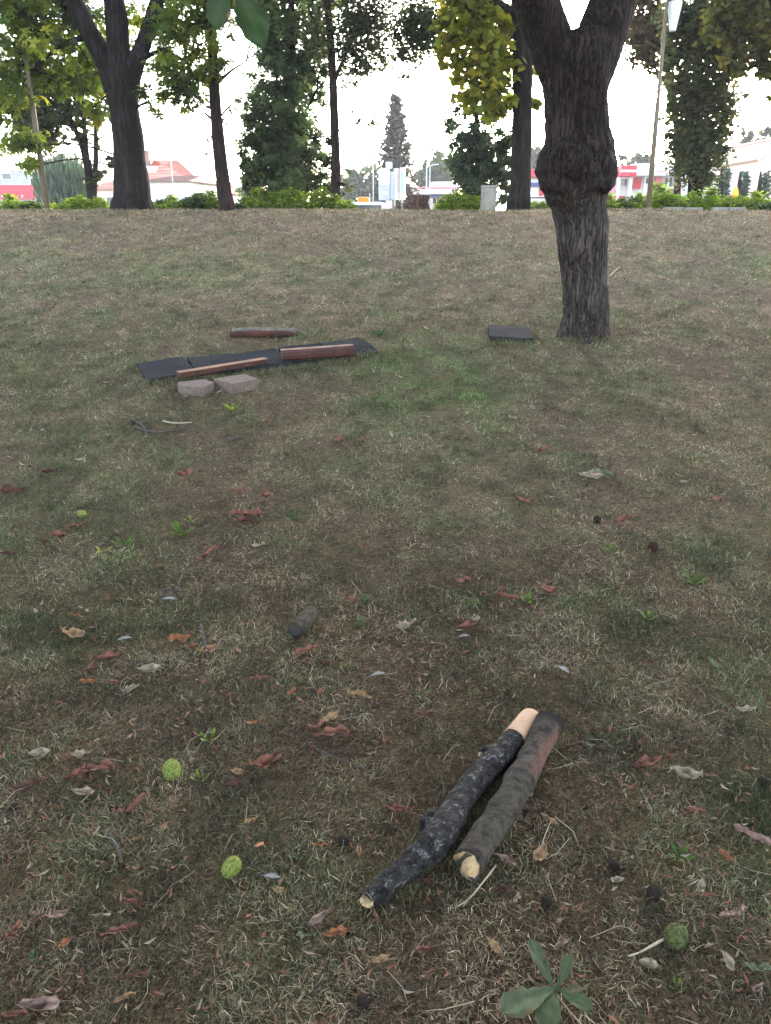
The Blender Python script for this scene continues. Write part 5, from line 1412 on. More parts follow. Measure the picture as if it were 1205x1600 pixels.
# ------------------------------------------------------------------ row of rubber mats
def slope_n(x, y):
    e = 0.15
    return Vector((-(h1(x + e, y) - h1(x - e, y)) / (2 * e), -(h1(x, y + e) - h1(x, y - e)) / (2 * e), 1)).normalized()
def lie(o, x, y, rz, dz=0.0, tilt=(0, 0)):
    n = slope_n(x, y)
    q = Vector((0, 0, 1)).rotation_difference(n).to_matrix().to_4x4()
    o.matrix_world = Matrix.Translation((x, y, h1(x, y) + dz)) @ q @ Matrix.Rotation(rz, 4, 'Z') @ Matrix.Rotation(tilt[0], 4, 'X') @ Matrix.Rotation(tilt[1], 4, 'Y')
def mat_mesh(w, d, h, seed):
    bm = bmesh.new()
    r = bmesh.ops.create_grid(bm, x_segments=8, y_segments=8, size=0.5)
    for v in bm.verts:
        v.co.x *= w; v.co.y *= d
        e_ = 0.008 * mnoise.noise(Vector((v.co.x * 11, v.co.y * 11, seed + 3)))
        v.co.x += e_; v.co.y -= e_
        v.co.z = h + 0.012 * mnoise.noise(Vector((v.co.x * 5, v.co.y * 5, seed))) 
    res = bmesh.ops.extrude_face_region(bm, geom=list(bm.faces))
    vs = [g for g in res['geom'] if isinstance(g, bmesh.types.BMVert)]
    for v in vs: v.co.z = -0.01
    return bm_mesh('mat', bm)
# front and back edges of the row, from the photograph
A0 = G(228, 600); A1 = G(594, 552)
rowd = (A1 - A0); rowd.z = 0
ROWL = rowd.length; rowd.normalize(); ROWA = math.atan2(rowd.y, rowd.x)
perp = Vector((-rowd.y, rowd.x, 0))
print('row length', ROWL, 'angle', math.degrees(ROWA), A0, A1)
nm = 5
seg = ROWL / nm
matlabs = ['first mat of the dark row, beside the broken slab', 'mat of the dark row lying under the long thin plank', 'middle mat of the dark row, behind the square slab', 'mat of the dark row under the near half of the split red log', 'last mat of the dark row, tapering into the bright green grass']
DEP = 0.46
for i in range(nm):
    c = A0 + rowd * seg * (i + 0.5) + perp * DEP * 0.5
    me = mat_mesh(seg - 0.014, DEP - 0.02 * (i % 2), 0.033, i * 3.1)
    o = link('rubber_mat', me, M_RUBBER)
    lie(o, c.x, c.y, ROWA + (0.03, -0.02, 0.05, -0.03, 0.02)[i], (0.012, 0.004, 0.008, 0.0, -0.012)[i], ((-0.01, 0.03)[i % 2], (0.02, -0.015, 0.0, 0.02, 0.02)[i]))
    tag(o, 'black crumb-rubber ' + matlabs[i], 'rubber mat', 'rubber mats laid in a row')
Lm = G(753, 534); Rm = G(822, 537); Bm = G(838, 520)
ax = Rm - Lm; wv = ax.length
c = (Lm + Bm) / 2
o = link('rubber_mat', mat_mesh(wv, max(0.3, abs(Bm.y - Rm.y)) , 0.045, 20.0), M_RUBBER)
lie(o, c.x, c.y, math.atan2(ax.y, ax.x) * 0.5, 0.008)
tag(o, 'single black crumb-rubber mat lying apart on the lawn beside the bulging tree', 'rubber mat', 'rubber mats laid in a row')

# plank on the mats
pa = G(279, 586, 0.07); pb_ = G(416, 564, 0.07)
d_ = pb_ - pa; L = d_.length
o = thing('plank', 'long thin weathered board lying on the dark mats behind the concrete slabs', 'plank', (pa + pb_) / 2)
ang = math.atan2(d_.y, d_.x); pit = math.asin(d_.z / L)
bm = bmesh.new(); add_box(bm, (0, 0, 0.002), (L, 0.085, 0.036), 0, 0.003)
link('board', bm_mesh('board', bm), M_REDWOOD, o)
bm = bmesh.new(); add_box(bm, (0, 0.0, 0.0235), (L * 0.998, 0.082, 0.006), 0, 0.002)
link('weathered_face', bm_mesh('weathered_face', bm), M_PLANKTOP, o)
o.rotation_euler = (0, -pit, ang)

# split red log on the mats
pa = G(440, 553, 0.09); pb_ = G(552, 545, 0.09)
d_ = pb_ - pa; L = d_.length; ang = math.atan2(d_.y, d_.x); pit = math.asin(d_.z / L)
sl = thing('split_log', 'split red-brown log with pale edge on the far end of the mat row', 'log', (pa + pb_) / 2)
bm = bmesh.new()
prof = [(-0.030, -0.058), (-0.055, -0.040), (-0.062, -0.012), (-0.050, 0.016), (0.0, 0.036), (0.05, 0.028), (0.062, -0.01), (0.04, -0.055)]
N = 12; rings = []
for i in range(N + 1):
    x = -L / 2 + L * i / N
    ring = []
    for k, (y, z) in enumerate(prof):
        nzz = mnoise.noise(Vector((x * 9, k * 2.3, 1.0))) * 0.007
        ring.append(bm.verts.new((x, y + nzz, z + nzz * 0.7)))
    rings.append(ring)
for i in range(N):
    for k in range(len(prof)):
        k2 = (k + 1) % len(prof)
        bm.faces.new((rings[i][k], rings[i][k2], rings[i + 1][k2], rings[i + 1][k]))
bm.faces.new(rings[0][::-1]); bm.faces.new(rings[-1])
link('split_wood', bm_mesh('split_wood', bm), M_REDWOOD, sl)
bm = bmesh.new(); add_box(bm, (-0.0, 0.016, 0.030), (L * 1.01, 0.066, 0.012), 0, 0.004)
link('pale_edge', bm_mesh('pale_edge', bm), simple('pale_split', (0.24, 0.145, 0.10), (0.14, 0.080, 0.058), 10, 0.85, 0.5, 50, 0.004), sl)
sl.rotation_euler = (0, -pit, ang)

# concrete slabs
def slab(label, poly, h, dz=0.0):
    P = [G(x, y, h) for x, y in poly]
    c = sum(P, Vector()) / len(P)
    bm = bmesh.new()
    tp = [bm.verts.new(p - c) for p in P]
    bt = [bm.verts.new(p - c + Vector((random.uniform(-.004, .004), 0, -h - 0.025))) for p in P]
    n = len(P)
    bm.faces.new(tp); bm.faces.new(bt[::-1])
    for i in range(n):
        bm.faces.new((tp[i], bt[i], bt[(i + 1) % n], tp[(i + 1) % n]))
    bmesh.ops.recalc_face_normals(bm, faces=bm.faces)
    bmesh.ops.bevel(bm, geom=list(bm.edges), offset=0.003, segments=1, affect='EDGES')
    o = link('concrete_slab', bm_mesh('concrete_slab', bm), M_SLAB, None, c)
    tag(o, label, 'concrete slab', 'concrete slabs beside the mats')
slab('broken five-sided pinkish concrete slab in front of the mats, left of the square one', [(277, 597), (320, 592), (335, 597), (318, 605), (284, 603)], 0.075)
slab('square pinkish concrete paving slab in front of the mats and plank', [(334, 591), (383, 584), (404, 592), (362, 599.5)], 0.085)

def edge_grass():
    segs = [((228, 603), (330, 592), 420), ((330, 596), (480, 576), 700), ((470, 578), (600, 552), 760), ((275, 607), (335, 611), 260), ((345, 610), (406, 606), 220), ((752, 538), (824, 541), 240), ((824, 540), (840, 524), 80), ((880, 534), (952, 533), 420), ((357, 526), (470, 524), 320), ((594, 556), (604, 546), 60),
            ((572, 1420), (690, 1345), 360), ((690, 1345), (840, 1165), 300), ((712, 1350), (745, 1372), 160), ((745, 1368), (880, 1150), 420), ((568, 1405), (690, 1270), 260), ((700, 1262), (812, 1120), 240), ((462, 994), (492, 966), 160)]
    P = []; S = []
    for (a, b, n) in segs:
        A = G(*a); Bq = G(*b)
        u = rng.random(n)
        x = A.x + (Bq.x - A.x) * u; y = A.y + (Bq.y - A.y) * u
        sp = 0.006 * max(1, A.y / 2.2) * 1.3
        P.append(np.stack([x + rng.normal(0, sp, n), y + rng.normal(0, sp, n)], 1)); S.append(np.full(n, max(1.0, A.y / 2.2)))
    P = np.concatenate(P); S = np.concatenate(S) ** 0.55; n = len(P)
    z = H(P[:, 0], P[:, 1]) - 0.004
    az = rng.random(n) * 6.283; L = rng.uniform(0.018, 0.048, n) * S; W = rng.uniform(0.0010, 0.0018, n) * S ** 1.3
    l1 = rng.uniform(0.1, 0.7, n); l2 = l1 + rng.uniform(0.2, 1.0, n)
    base = np.stack([P[:, 0], P[:, 1], z], 1)
    d1 = np.stack([np.cos(az) * np.sin(l1), np.sin(az) * np.sin(l1), np.cos(l1)], 1); d2 = np.stack([np.cos(az) * np.sin(l2), np.sin(az) * np.sin(l2), np.cos(l2)], 1)
    s_ = np.stack([-np.sin(az), np.cos(az), np.zeros(n)], 1); w = W[:, None] * 0.5
    mid = base + d1 * (L * 0.55)[:, None]; tip = mid + d2 * (L * 0.45)[:, None]
    V = np.stack([base - s_ * w, base + s_ * w, mid - s_ * w * 0.9, mid + s_ * w * 0.9, tip], 1).reshape(-1, 3)
    k = np.arange(n)[:, None] * 5
    F = np.concatenate([k + np.array([0, 1, 3]), k + np.array([0, 3, 2]), k + np.array([2, 3, 4])], 1).reshape(-1, 3)
    u = rng.random((n, 1)); gq = rng.random((n, 1)) < 0.55
    c = np.where(gq, np.array([0.045, 0.065, 0.024]) * (1 - u) + np.array([0.11, 0.14, 0.052]) * u, np.array([0.20, 0.15, 0.095]) * (0.5 + 0.9 * u))
    tag(link('grass_fringe', np_mesh('grass_fringe', V, F, np.repeat(c, 5, axis=0)), M_GRASS), 'short grass growing up against the mats, slabs and logs', 'grass', kind='stuff')
edge_grass()

# ------------------------------------------------------------------ husks, conkers
def husk_mesh(seed, spikes=True):
    bm = bmesh.new()
    bmesh.ops.create_icosphere(bm, subdivisions=4, radius=0.5)
    rnd = random.Random(seed)
    for v in bm.verts:
        p = v.co.copy()
        v.co = p * (1 + 0.05 * mnoise.noise(p * 3 + Vector((seed, 0, 0))) - 0.03 * math.exp(-(p.x / 0.05) ** 2))
        v.co.z *= 1.12
    V = [v.co.copy() for v in bm.verts]
    N_ = 90
    for i in range(N_):
        z = 1 - 2 * (i + 0.5) / N_; r = math.sqrt(1 - z * z); a = i * 2.39996
        d = Vector((r * math.cos(a) + rnd.uniform(-.12, .12), r * math.sin(a) + rnd.uniform(-.12, .12), z)).normalized()
        if not spikes: break
        t1 = d.orthogonal().normalized(); t2 = d.cross(t1)
        b = Vector((d.x, d.y, d.z * 1.12)) * 0.48
        k = 0.038
        vs = [bm.verts.new(b + t1 * k), bm.verts.new(b - t1 * k * 0.5 + t2 * k * 0.87), bm.verts.new(b - t1 * k * 0.5 - t2 * k * 0.87), bm.verts.new(b + d * rnd.uniform(0.09, 0.14))]
        for f in ((0, 1, 3), (1, 2, 3), (2, 0, 3)): bm.faces.new([vs[i] for i in f])
    me = bpy.data.meshes.new('husk')
    bmesh.ops.recalc_face_normals(bm, faces=bm.faces)
    bm.to_mesh(me); bm.free()
    for p in me.polygons: p.use_smooth = True
    return me
M_HUSK = simple('husk_green', (0.30, 0.34, 0.075), (0.14, 0.18, 0.036), 7, 0.75, 0.8, 12, 0.05, 0.2, lo=0.44, hi=0.58)
M_HUSKD = simple('husk_dull', (0.13, 0.15, 0.045), (0.040, 0.045, 0.018), 6, 0.8, 0.8, 12, 0.05, 0.2, lo=0.42, hi=0.6)
M_CONKER = simple('conker_brown', (0.040, 0.017, 0.012), (0.022, 0.011, 0.009), 8, 0.8, 0.5, 14, 0.03, spec=0.08)
M_NUT = simple('blackened_husk', (0.022, 0.018, 0.015), (0.050, 0.036, 0.027), 6, 0.9, 0.9, 9, 0.05, 0.10)
HM = husk_mesh(1); HM.materials.append(M_HUSK)
HM2 = husk_mesh(2); HM2.materials.append(M_HUSKD)
NM = husk_mesh(3, False); NM.name = 'nut'; NM.materials.append(M_NUT)
CM = NM.copy(); CM.materials.clear(); CM.materials.append(M_CONKER)
husks = [(362, 1355, 34, HM, 'plump spiky bright green chestnut husk beside the cigarette stub'), (269, 1203, 33, HM, 'spiky bright green chestnut husk near the long rust leaf, up-lawn of the plump one'),
         (1056, 1463, 42, HM2, 'dull green chestnut husk with a dry stalk, near the green five-leaflet leaf'), (571, 936, 19, HM2, 'small green husk split open beside red leaf scraps'), (565, 972, 17, HM2, 'small green husk nearer than the split one, right of the branch chunk'),
         (742, 942, 19, HM2, 'small round green husk up-lawn of the red leaf cluster and pale curl'), (128, 803, 16, HM, 'green husk far over by the edge, nearer of two tiny ones'), (126, 790, 11, HM2, 'tiny green husk just behind the other one by the edge')]
for i, (px, py, w, me, lab) in enumerate(husks):
    p = G(px, py); s = w * mpp(p)
    p = G(px, py, s * 0.30); s = w * mpp(p)
    o = link('chestnut_husk', me); o.location = p; s *= 0.84; o.scale = (s * (0.9, 1.0, 1.05)[i % 3], s, s * 1.1)
    o.rotation_euler = (random.random() * 6, random.random() * 6, random.random() * 6)
    tag(o, lab, 'chestnut husk', 'chestnut husks on the lawn')
p = G(1040, 1462, 0.012); q = G(980, 1490, 0.006)
nuts = [(1021, 853, 17, CM, 'brown chestnut conker alone on the dry grass'), (933, 812, 14, NM, 'small black nut beside a pale leaf scrap, up-lawn of the brown conker'), (855, 1409, 20, NM, 'black withered nut in the grass below the charred log'),
        (537, 1313, 18, NM, 'black withered nut left of the lichen-blotched log'), (1196, 1223, 16, NM, 'black withered nut at the picture edge beside the long pale leaf'), (22, 1262, 16, NM, 'black withered nut at the picture edge below the dark brown leaf'), (1022, 1395, 26, NM, 'large dark lump of husk near the pale curl, up-lawn of the dull husk'), (960, 1352, 18, NM, 'dark nut tucked behind a pale crescent husk scrap'), (567, 1565, 22, NM, 'black nut in the shade at the picture bottom'), (675, 1282, 0, NM, '')]
for (px, py, w, me, lab) in nuts:
    if not w: continue
    p = G(px, py); s = w * mpp(p); p = G(px, py, s * 0.35)
    o = link('chestnut_conker' if me is CM else 'withered_nut', me); o.location = p; o.scale = (s, s * 0.9, s * 0.85)
    o.rotation_euler = (random.random() * 6, random.random() * 6, random.random() * 6)
    tag(o, lab, 'conker' if me is CM else 'nut')

# ------------------------------------------------------------------ fallen leaves
def fallen_mesh(seed, col, name):
    """a dry leaf, about 1 long: crumpled, curled across and along, with a ragged edge"""
    rnd = random.Random(seed)
    L, Wd = 11, 7
    curl = rnd.uniform(0.8, 2.6) * rnd.choice((1, 1, -0.6)); bend = rnd.uniform(-1.2, 1.6); wid = rnd.uniform(0.22, 0.48); twist = rnd.uniform(-1.6, 1.6)
    sk = rnd.uniform(0.3, 0.6)
    V = []; C = []
    for i in range(L):
        u = i / (L - 1)
        wl = wid * (math.sin(math.pi * u ** (math.log(0.5) / math.log(sk))) ** 0.75 if 0 < u < 1 else 0) + 0.015
        a = bend * (u - 0.5)
        if abs(bend) > 0.2: x = math.sin(a) / abs(bend); zc = (1 - math.cos(a)) / bend
        else: x = u - 0.5; zc = 0
        for j in range(Wd):
            q = (j / (Wd - 1) - 0.5) * 2
            w = wl * (1 + 0.45 * mnoise.noise(Vector((u * 5.5, seed * 1.7, 3.0 + (q > 0) * 9))))
            th = q * curl * 0.6
            rad = w * 0.5 / max(abs(curl * 0.6), 0.25)
            y = math.sin(th) * rad; z = (1 - math.cos(th)) * rad
            tw = twist * (u - 0.5)
            y2 = y * math.cos(tw) - z * math.sin(tw); z2 = y * math.sin(tw) + z * math.cos(tw)
            cr = mnoise.noise(Vector((u * 4.5 + seed, q * 1.8, seed * 0.37)))
            z2 += 0.20 * cr * (0.4 + abs(q)) - 0.02 * (1 if j == 3 else 0)
            V.append((x + 0.05 * cr, y2, z2 + zc))
            k = (0.72 + 0.4 * rnd.random()) * (0.7 if j == 3 else 1.0) * (1 + 0.75 * mnoise.noise(Vector((u * 3.5, q * 2, seed + 5.0))))
            C.append([c * k for c in col])
    V = np.array(V); V[:, 2] -= V[:, 2].min()
    F = []
    for i in range(L - 1):
        for j in range(Wd - 1):
            a = i * Wd + j; F.append((a, a + 1, a + Wd + 1, a + Wd))
    n = len(V); b = V[3].copy()
    V = np.concatenate([V, [b + (0, 0.008, 0), b + (0, -0.008, 0), b + (-0.25, 0.05, 0.03), b + (-0.25, 0.04, 0.03)]])
    C += [[c * 0.7 for c in col]] * 4
    F.append((n, n + 1, n + 3, n + 2))
    me = np_mesh(name, V, np.array(F), np.array(C), smooth=True)
    me.materials.append(M_LITTER)
    return me
LC = {'R': ((0.155, 0.068, 0.046), 'rust-red'), 'O': ((0.21, 0.085, 0.040), 'orange-brown'), 'T': ((0.22, 0.135, 0.072), 'tan'), 'P': ((0.235, 0.185, 0.130), 'pale straw-coloured'), 'B': ((0.075, 0.035, 0.026), 'dark brown'), 'K': ((0.20, 0.130, 0.105), 'dull pink'), 'G': ((0.10, 0.115, 0.065), 'grey-green')}
LM = {}
for k, (c, w) in LC.items():
    for s in range(5):
        LM[k, s] = fallen_mesh(s * 7 + ord(k), c, 'dead_leaf')
leaves = [(90, 841, 34, 0, 'R'), (120, 823, 18, 0, 'O'), (328, 866, 28, 60, 'R'), (405, 855, 22, 20, 'P'), (12, 868, 25, 0, 'B'), (290, 745, 28, 10, 'R'), (372, 768, 24, 0, 'R'), (385, 810, 50, -10, 'R'), (420, 778, 28, 40, 'R'),
 (280, 1003, 34, 30, 'O'), (301, 1013, 22, 0, 'R'), (325, 1019, 42, 25, 'T'), (140, 1067, 26, 0, 'O'), (178, 1069, 20, 0, 'R'), (172, 1030, 38, 10, 'R'), (235, 1050, 36, 5, 'P'), (205, 1079, 30, 0, 'P'), (405, 1064, 28, 20, 'R'), (170, 938, 18, 80, 'R'), (135, 956, 15, 90, 'P'), (57, 958, 14, 130, 'P'), (115, 995, 44, 0, 'T'),
 (482, 1022, 38, 20, 'R'), (455, 1086, 28, 60, 'O'), (500, 1083, 16, 60, 'O'), (560, 1092, 40, 20, 'T'), (515, 1125, 36, 30, 'T'), (520, 1152, 52, 5, 'R'), (395, 1134, 26, 20, 'O'), (660, 1118, 26, 0, 'R'), (600, 1160, 16, 90, 'O'), (722, 911, 30, 40, 'R'), (793, 936, 32, -20, 'R'), (855, 926, 34, 10, 'R'), (730, 981, 32, 10, 'R'), (744, 972, 24, 60, 'P'), (635, 980, 38, 20, 'P'), (549, 940, 24, 0, 'R'),
 (818, 787, 30, 10, 'R'), (848, 705, 26, 10, 'R'), (972, 815, 34, 30, 'R'), (1118, 783, 26, 10, 'R'), (925, 745, 40, -20, 'P'), (940, 742, 34, -15, 'G'), (1070, 755, 18, 0, 'P'), (62, 1178, 32, 15, 'P'), (125, 1181, 28, 15, 'P'), (148, 1212, 58, 5, 'R'), (45, 1233, 42, 40, 'B'), (132, 1240, 36, 5, 'P'), (412, 1200, 54, 20, 'R'), (370, 1208, 24, 0, 'T'), (215, 1262, 40, 65, 'R'), (394, 1286, 28, 70, 'T'),
 (90, 1437, 40, 10, 'K'), (24, 1460, 34, 70, 'R'), (101, 1475, 26, 60, 'O'), (180, 1463, 38, 10, 'R'), (205, 1412, 28, 0, 'R'), (210, 1532, 44, 0, 'B'), (196, 1561, 32, 20, 'T'), (62, 1574, 66, 10, 'K'), (24, 1592, 38, 15, 'R'), (496, 1438, 40, 40, 'K'), (478, 1466, 38, 30, 'G'), (527, 1460, 44, 15, 'O'), (595, 1503, 30, 30, 'T'), (498, 1326, 24, -15, 'O'), (620, 1268, 40, 10, 'R'), (562, 1335, 22, 90, 'T'),
 (785, 1345, 42, -20, 'K'), (843, 1340, 46, 50, 'T'), (858, 1282, 34, -30, 'T'), (900, 1195, 24, 70, 'T'), (1012, 1198, 48, -10, 'R'), (1070, 1214, 50, -20, 'P'), (1000, 1160, 18, 50, 'R'), (1085, 1270, 30, 0, 'R'), (1172, 1314, 54, -30, 'K'), (1134, 1340, 26, -40, 'O'), (1095, 1389, 25, 60, 'P'), (1106, 1402, 20, 0, 'R'), (1145, 1432, 38, 5, 'K'), (660, 1488, 28, 10, 'R'), (785, 1393, 30, 10, 'B'), (880, 1476, 26, 30, 'K'), (1141, 1506, 34, 90, 'P'), (1190, 1520, 50, -15, 'G'), (1117, 1040, 26, -45, 'G'), (1165, 1112, 32, 5, 'P'), (965, 1378, 22, 0, 'P'), (1180, 1550, 30, 20, 'K'), (875, 1440, 20, 30, 'K'), (530, 690, 24, 0, 'R'), (570, 690, 14, 0, 'R'), (1015, 1505, 30, -20, 'P'), (775, 1480, 30, 110, 'T'),
 (1060, 745, 16, 20, 'P'), (800, 655, 14, 0, 'P'), (835, 575, 14, 0, 'P'), (760, 745, 14, 30, 'T'), (1010, 485, 12, 0, 'R'), (75, 740, 30, 0, 'B'), (20, 770, 36, 0, 'B'), (960, 420, 14, 40, 'P'), (450, 430, 12, 0, 'P'), (590, 425, 12, 50, 'P')]
LANDMARKS = [(362, 1355, 'the plump bright green husk'), (269, 1203, 'the bright green husk by the long rust leaf'), (1056, 1463, 'the dull green husk'), (640, 1350, 'the near half of the lichen-blotched log'), (735, 1350, 'the pale broken end of the charred log'), (830, 1120, 'the peeled orange log end'), (865, 1140, 'the blackened end of the charred log'), (475, 972, 'the short branch chunk'), (860, 1560, 'the green five-leaflet leaf'),
             (1021, 853, 'the brown conker'), (571, 936, 'the small split husk'), (742, 942, 'the round green husk on open grass'), (128, 803, 'the two tiny green husks'), (590, 1056, 'the white feather on open grass'), (265, 937, 'the fluffy grey feather'), (318, 995, 'the short upright twig'), (0, 1600, 'the bottom corner under the husks'), (540, 1190, 'the long black twig'), (932, 1162, 'the dark green weed by the logs'), (917, 531, 'the bulging tree'), (370, 590, 'the square slab'), (185, 1330, 'the grey forked twig')]
used = set()
def place_label(px, py, w, what='dead leaf', reach=190):
    for (lx, ly, ln) in sorted(LANDMARKS, key=lambda q: (q[0] - px) ** 2 + ((q[1] - py) * 1.2) ** 2)[:4]:
        dx, dy = px - lx, py - ly
        dist = math.hypot(dx, dy)
        if dist > reach: continue
        rel = ('right of ' if dx > 0 else 'left of ') if abs(dx) > abs(dy) else ('in front of ' if dy > 0 else 'behind ')
        cand = f"{w} {what} on the grass {'close ' if dist < 90 else ''}{rel}{ln}"
        if cand not in used and len(cand.split()) <= 16:
            used.add(cand); return cand
    return None
PARENT = {}
for i, (px, py, sz, an, k) in enumerate(leaves):
    p = G(px, py, 0.012); s = sz * mpp(p) * 1.05
    o = link('dead_leaf', LM[k, i % 5])
    lie(o, p.x, p.y, R(an) + (math.pi if i % 2 else 0) + random.uniform(-0.2, 0.2), 0.012 + 0.006 * random.random(), (random.gauss(0, 0.3), random.gauss(0, 0.2)))
    o.scale = (s, s, s)
    w = LC[k][1]; lab = place_label(px, py, w)
    if lab: PARENT[px, py] = lab
    tag(o, lab or f'{w} curled dead leaf lying on the open lawn', 'dead leaf', 'dead leaves on the lawn')
# crumbled pieces lying with the rust-red ones
for i, (px, py, sz, an, k) in enumerate([q for q in leaves if q[4] == 'R' and q[2] >= 28]):
    for m_ in range(2):
        qx, qy = px + random.uniform(-0.9, 0.9) * sz, py + random.uniform(-0.5, 0.5) * sz
        p = G(qx, qy, 0.012); s = sz * mpp(p) * random.uniform(0.4, 0.7)
        o = link('dead_leaf', LM['R' if m_ else 'B', (i + m_ * 2) % 5])
        lie(o, p.x, p.y, random.random() * 6.28, 0.012, (random.gauss(0, 0.6), random.gauss(0, 0.4)))
        o.scale = (s, s, s)
        par = PARENT.get((px, py)); w = 'rust-red' if m_ else 'dark brown'
        lab = f"torn {w} piece by the rust-red leaf {par.split('on the grass ')[1]}" if par else f'torn {w} leaf piece lying with a larger rust-red leaf'
        tag(o, lab if len(lab.split()) <= 16 else f'torn {w} leaf piece lying with a larger rust-red leaf', 'dead leaf', 'dead leaves on the lawn')
# others lie scattered, smaller and alike
cnt = 0
xs, ys = scatter_xy(900, 1.25, 8.5, 1.75)
for x, y in zip(xs, ys):
    if cnt >= 115: break
    if fbm(x * 1.3, y * 1.1, 23, 3) < 0.44: continue
    k = random.choices('RORTPBKG', (2, 1.5, 1.5, 4, 2.2, 3.5, 2, 0.5))[0]
    o = link('dead_leaf', LM[k, random.randrange(5)])
    s = random.uniform(0.018, 0.042)
    o.scale = (s, s, s)
    lie(o, x, y, random.random() * 6.28, 0.010 + 0.008 * random.random(), (random.gauss(0, 0.5), random.gauss(0, 0.3)))
    o.scale = (s, s, s)
    rel_ = np.array([x, y, h1(x, y)]) - EYE
    dpt = float(np.dot(rel_, FWD)); qx = CX + FPX * rel_[0] / dpt; qy = CY - FPX * float(np.dot(rel_, UPV)) / dpt
    inside = 0 < qx < 1205 and 0 < qy < 1600
    tag(o, (place_label(qx, qy, 'small ' + LC[k][1]) if inside else None) or f'small {LC[k][1]} curled dead leaf lying on the open lawn', 'dead leaf', 'dead leaves on the lawn')
    cnt += 1

# ------------------------------------------------------------------ green five-leaflet leaf, weeds, feathers, twigs
def blade(L, W, curl, colr, seed, nm='leaflet', fold=0.25):
    rnd = random.Random(seed); V = []; C = []; nL, nW = 13, 7
    for i in range(nL):
        u = i / (nL - 1)
        w = W * (0.05 + (u ** 1.15) * (1 - u ** 5) * 1.25) * (1 + 0.07 * (-1) ** i)
        for j in range(nW):
            q = (j / (nW - 1) - 0.5) * 2
            x = L * u; y = q * w * 0.5
            z = fold * abs(y) + curl * L * (u ** 2) + 0.030 * L * math.sin(u * 40 - abs(q) * 6) * abs(q) * 0.6 + 0.05 * L * mnoise.noise(Vector((u * 4, q * 2, seed)))
            V.append((x, y, z))
            e = abs(q) > 0.8 and rnd.random() < 0.4
            k = 0.85 + 0.3 * rnd.random()
            cc = (0.16, 0.09, 0.045) if e and rnd.random() < 0.5 else colr
            C.append([c * k * (1.35 if j == 3 else 1) for c in cc])
    F = [(i * nW + j, i * nW + j + 1, (i + 1) * nW + j + 1, (i + 1) * nW + j) for i in range(nL - 1) for j in range(nW - 1)]
    return np_mesh(nm, np.array(V), np.array(F), np.array(C), smooth=True)
ctr = G(868, 1551, 0.02)
gl = thing('chestnut_leaf', 'fresh green five-leaflet chestnut leaf lying flat at the bottom edge', 'leaf', ctr)
for i, (tx, ty, wk, cu, col) in enumerate(((828, 1466, 34, 0.05, (0.095, 0.122, 0.066)), (893, 1494, 27, 0.14, (0.085, 0.112, 0.055)), (912, 1548, 20, 0.10, (0.12, 0.115, 0.06)), (926, 1582, 36, 0.02, (0.08, 0.11, 0.055)), (850, 1618, 52, -0.03, (0.072, 0.105, 0.05)), (784, 1594, 66, 0.03, (0.085, 0.118, 0.06)))):
    tp = G(tx, ty, 0.03); d = tp - ctr; L = math.hypot(d.x, d.y)
    me = blade(L, wk * mpp(ctr), cu, col, i + 3)
    o = link('leaflet', me, M_LEAF, gl); o.rotation_euler = (random.uniform(-0.2, 0.2), -0.03, math.atan2(d.y, d.x)); o.location = (0, 0, 0.004 * i)
V, F = tube([ctr, G(890, 1580, 0.02), G(908, 1600, 0.015), G(920, 1620, 0.008)], [0.002, 0.0018, 0.0018, 0.0022], 6, 3)
link('stalk', np_mesh('stalk', V - np.array(ctr), F, smooth=True), simple('leaf_stalk', (0.26, 0.20, 0.10), (0.20, 0.15, 0.08), 9, 0.6, 0), gl)

WEED = {}
for k, (c, n_) in {'g': ((0.055, 0.115, 0.018), 6), 'd': ((0.026, 0.058, 0.022), 5), 'y': ((0.22, 0.24, 0.02), 3), 'l': ((0.12, 0.185, 0.022), 6)}.items():
    WEED[k] = [(blade(1.0, 0.42, 0.20, c, ord(k) + i, 'leaf')) for i in range(3)]
    for m in WEED[k]: m.materials.append(M_LEAF)
weeds = [(192, 852, 22, 'g', 6, 'green weed rosette near the tiny husks'), (283, 835, 26, 'g', 6, 'green weed tuft by the long rust leaves up-lawn'), (160, 863, 18, 'y', 3, 'yellow leaf pair beside a green weed rosette'), (329, 1157, 22, 'l', 5, 'bright green weed up-lawn of the bright husk'), (314, 1221, 20, 'l', 4, 'bright green leaf scrap beside the bright husk'), (934, 1164, 26, 'd', 5, 'dark green weed right of the blackened log end'),
         (824, 942, 20, 'g', 5, 'green weed beside the red leaf cluster'), (363, 641, 20, 'l', 5, 'yellow-green weed on the bare patch in front of the slabs'), (950, 862, 16, 'g', 5, 'small green weed left of the brown conker'), (1085, 912, 26, 'g', 6, 'olive weed tuft on the lawn edge'), (1012, 968, 18, 'l', 5, 'yellow-green weed on the dry grass'), (1062, 1340, 26, 'g', 5, 'green weed between the logs and the picture edge'), (462, 812, 22, 'd', 5, 'dark green weed on the middle of the lawn'), (300, 815, 16, 'l', 4, 'small yellow-green weed near the long rust leaves'), (548, 1042, 14, 'g', 4, 'small green weed left of the white feather'), (740, 1085, 14, 'g', 4, 'small green weed up-lawn of the peeled log end'), (1058, 1545, 18, 'g', 5, 'green weed below the dull husk'), (60, 1500, 20, 'd', 5, 'dark weed at the near edge'), (940, 1045, 10, 'l', 3, 'tiny yellow weed on the dry grass'), (592, 525, 18, 'd', 6, 'dark weed tuft right of the pale-barked log')]
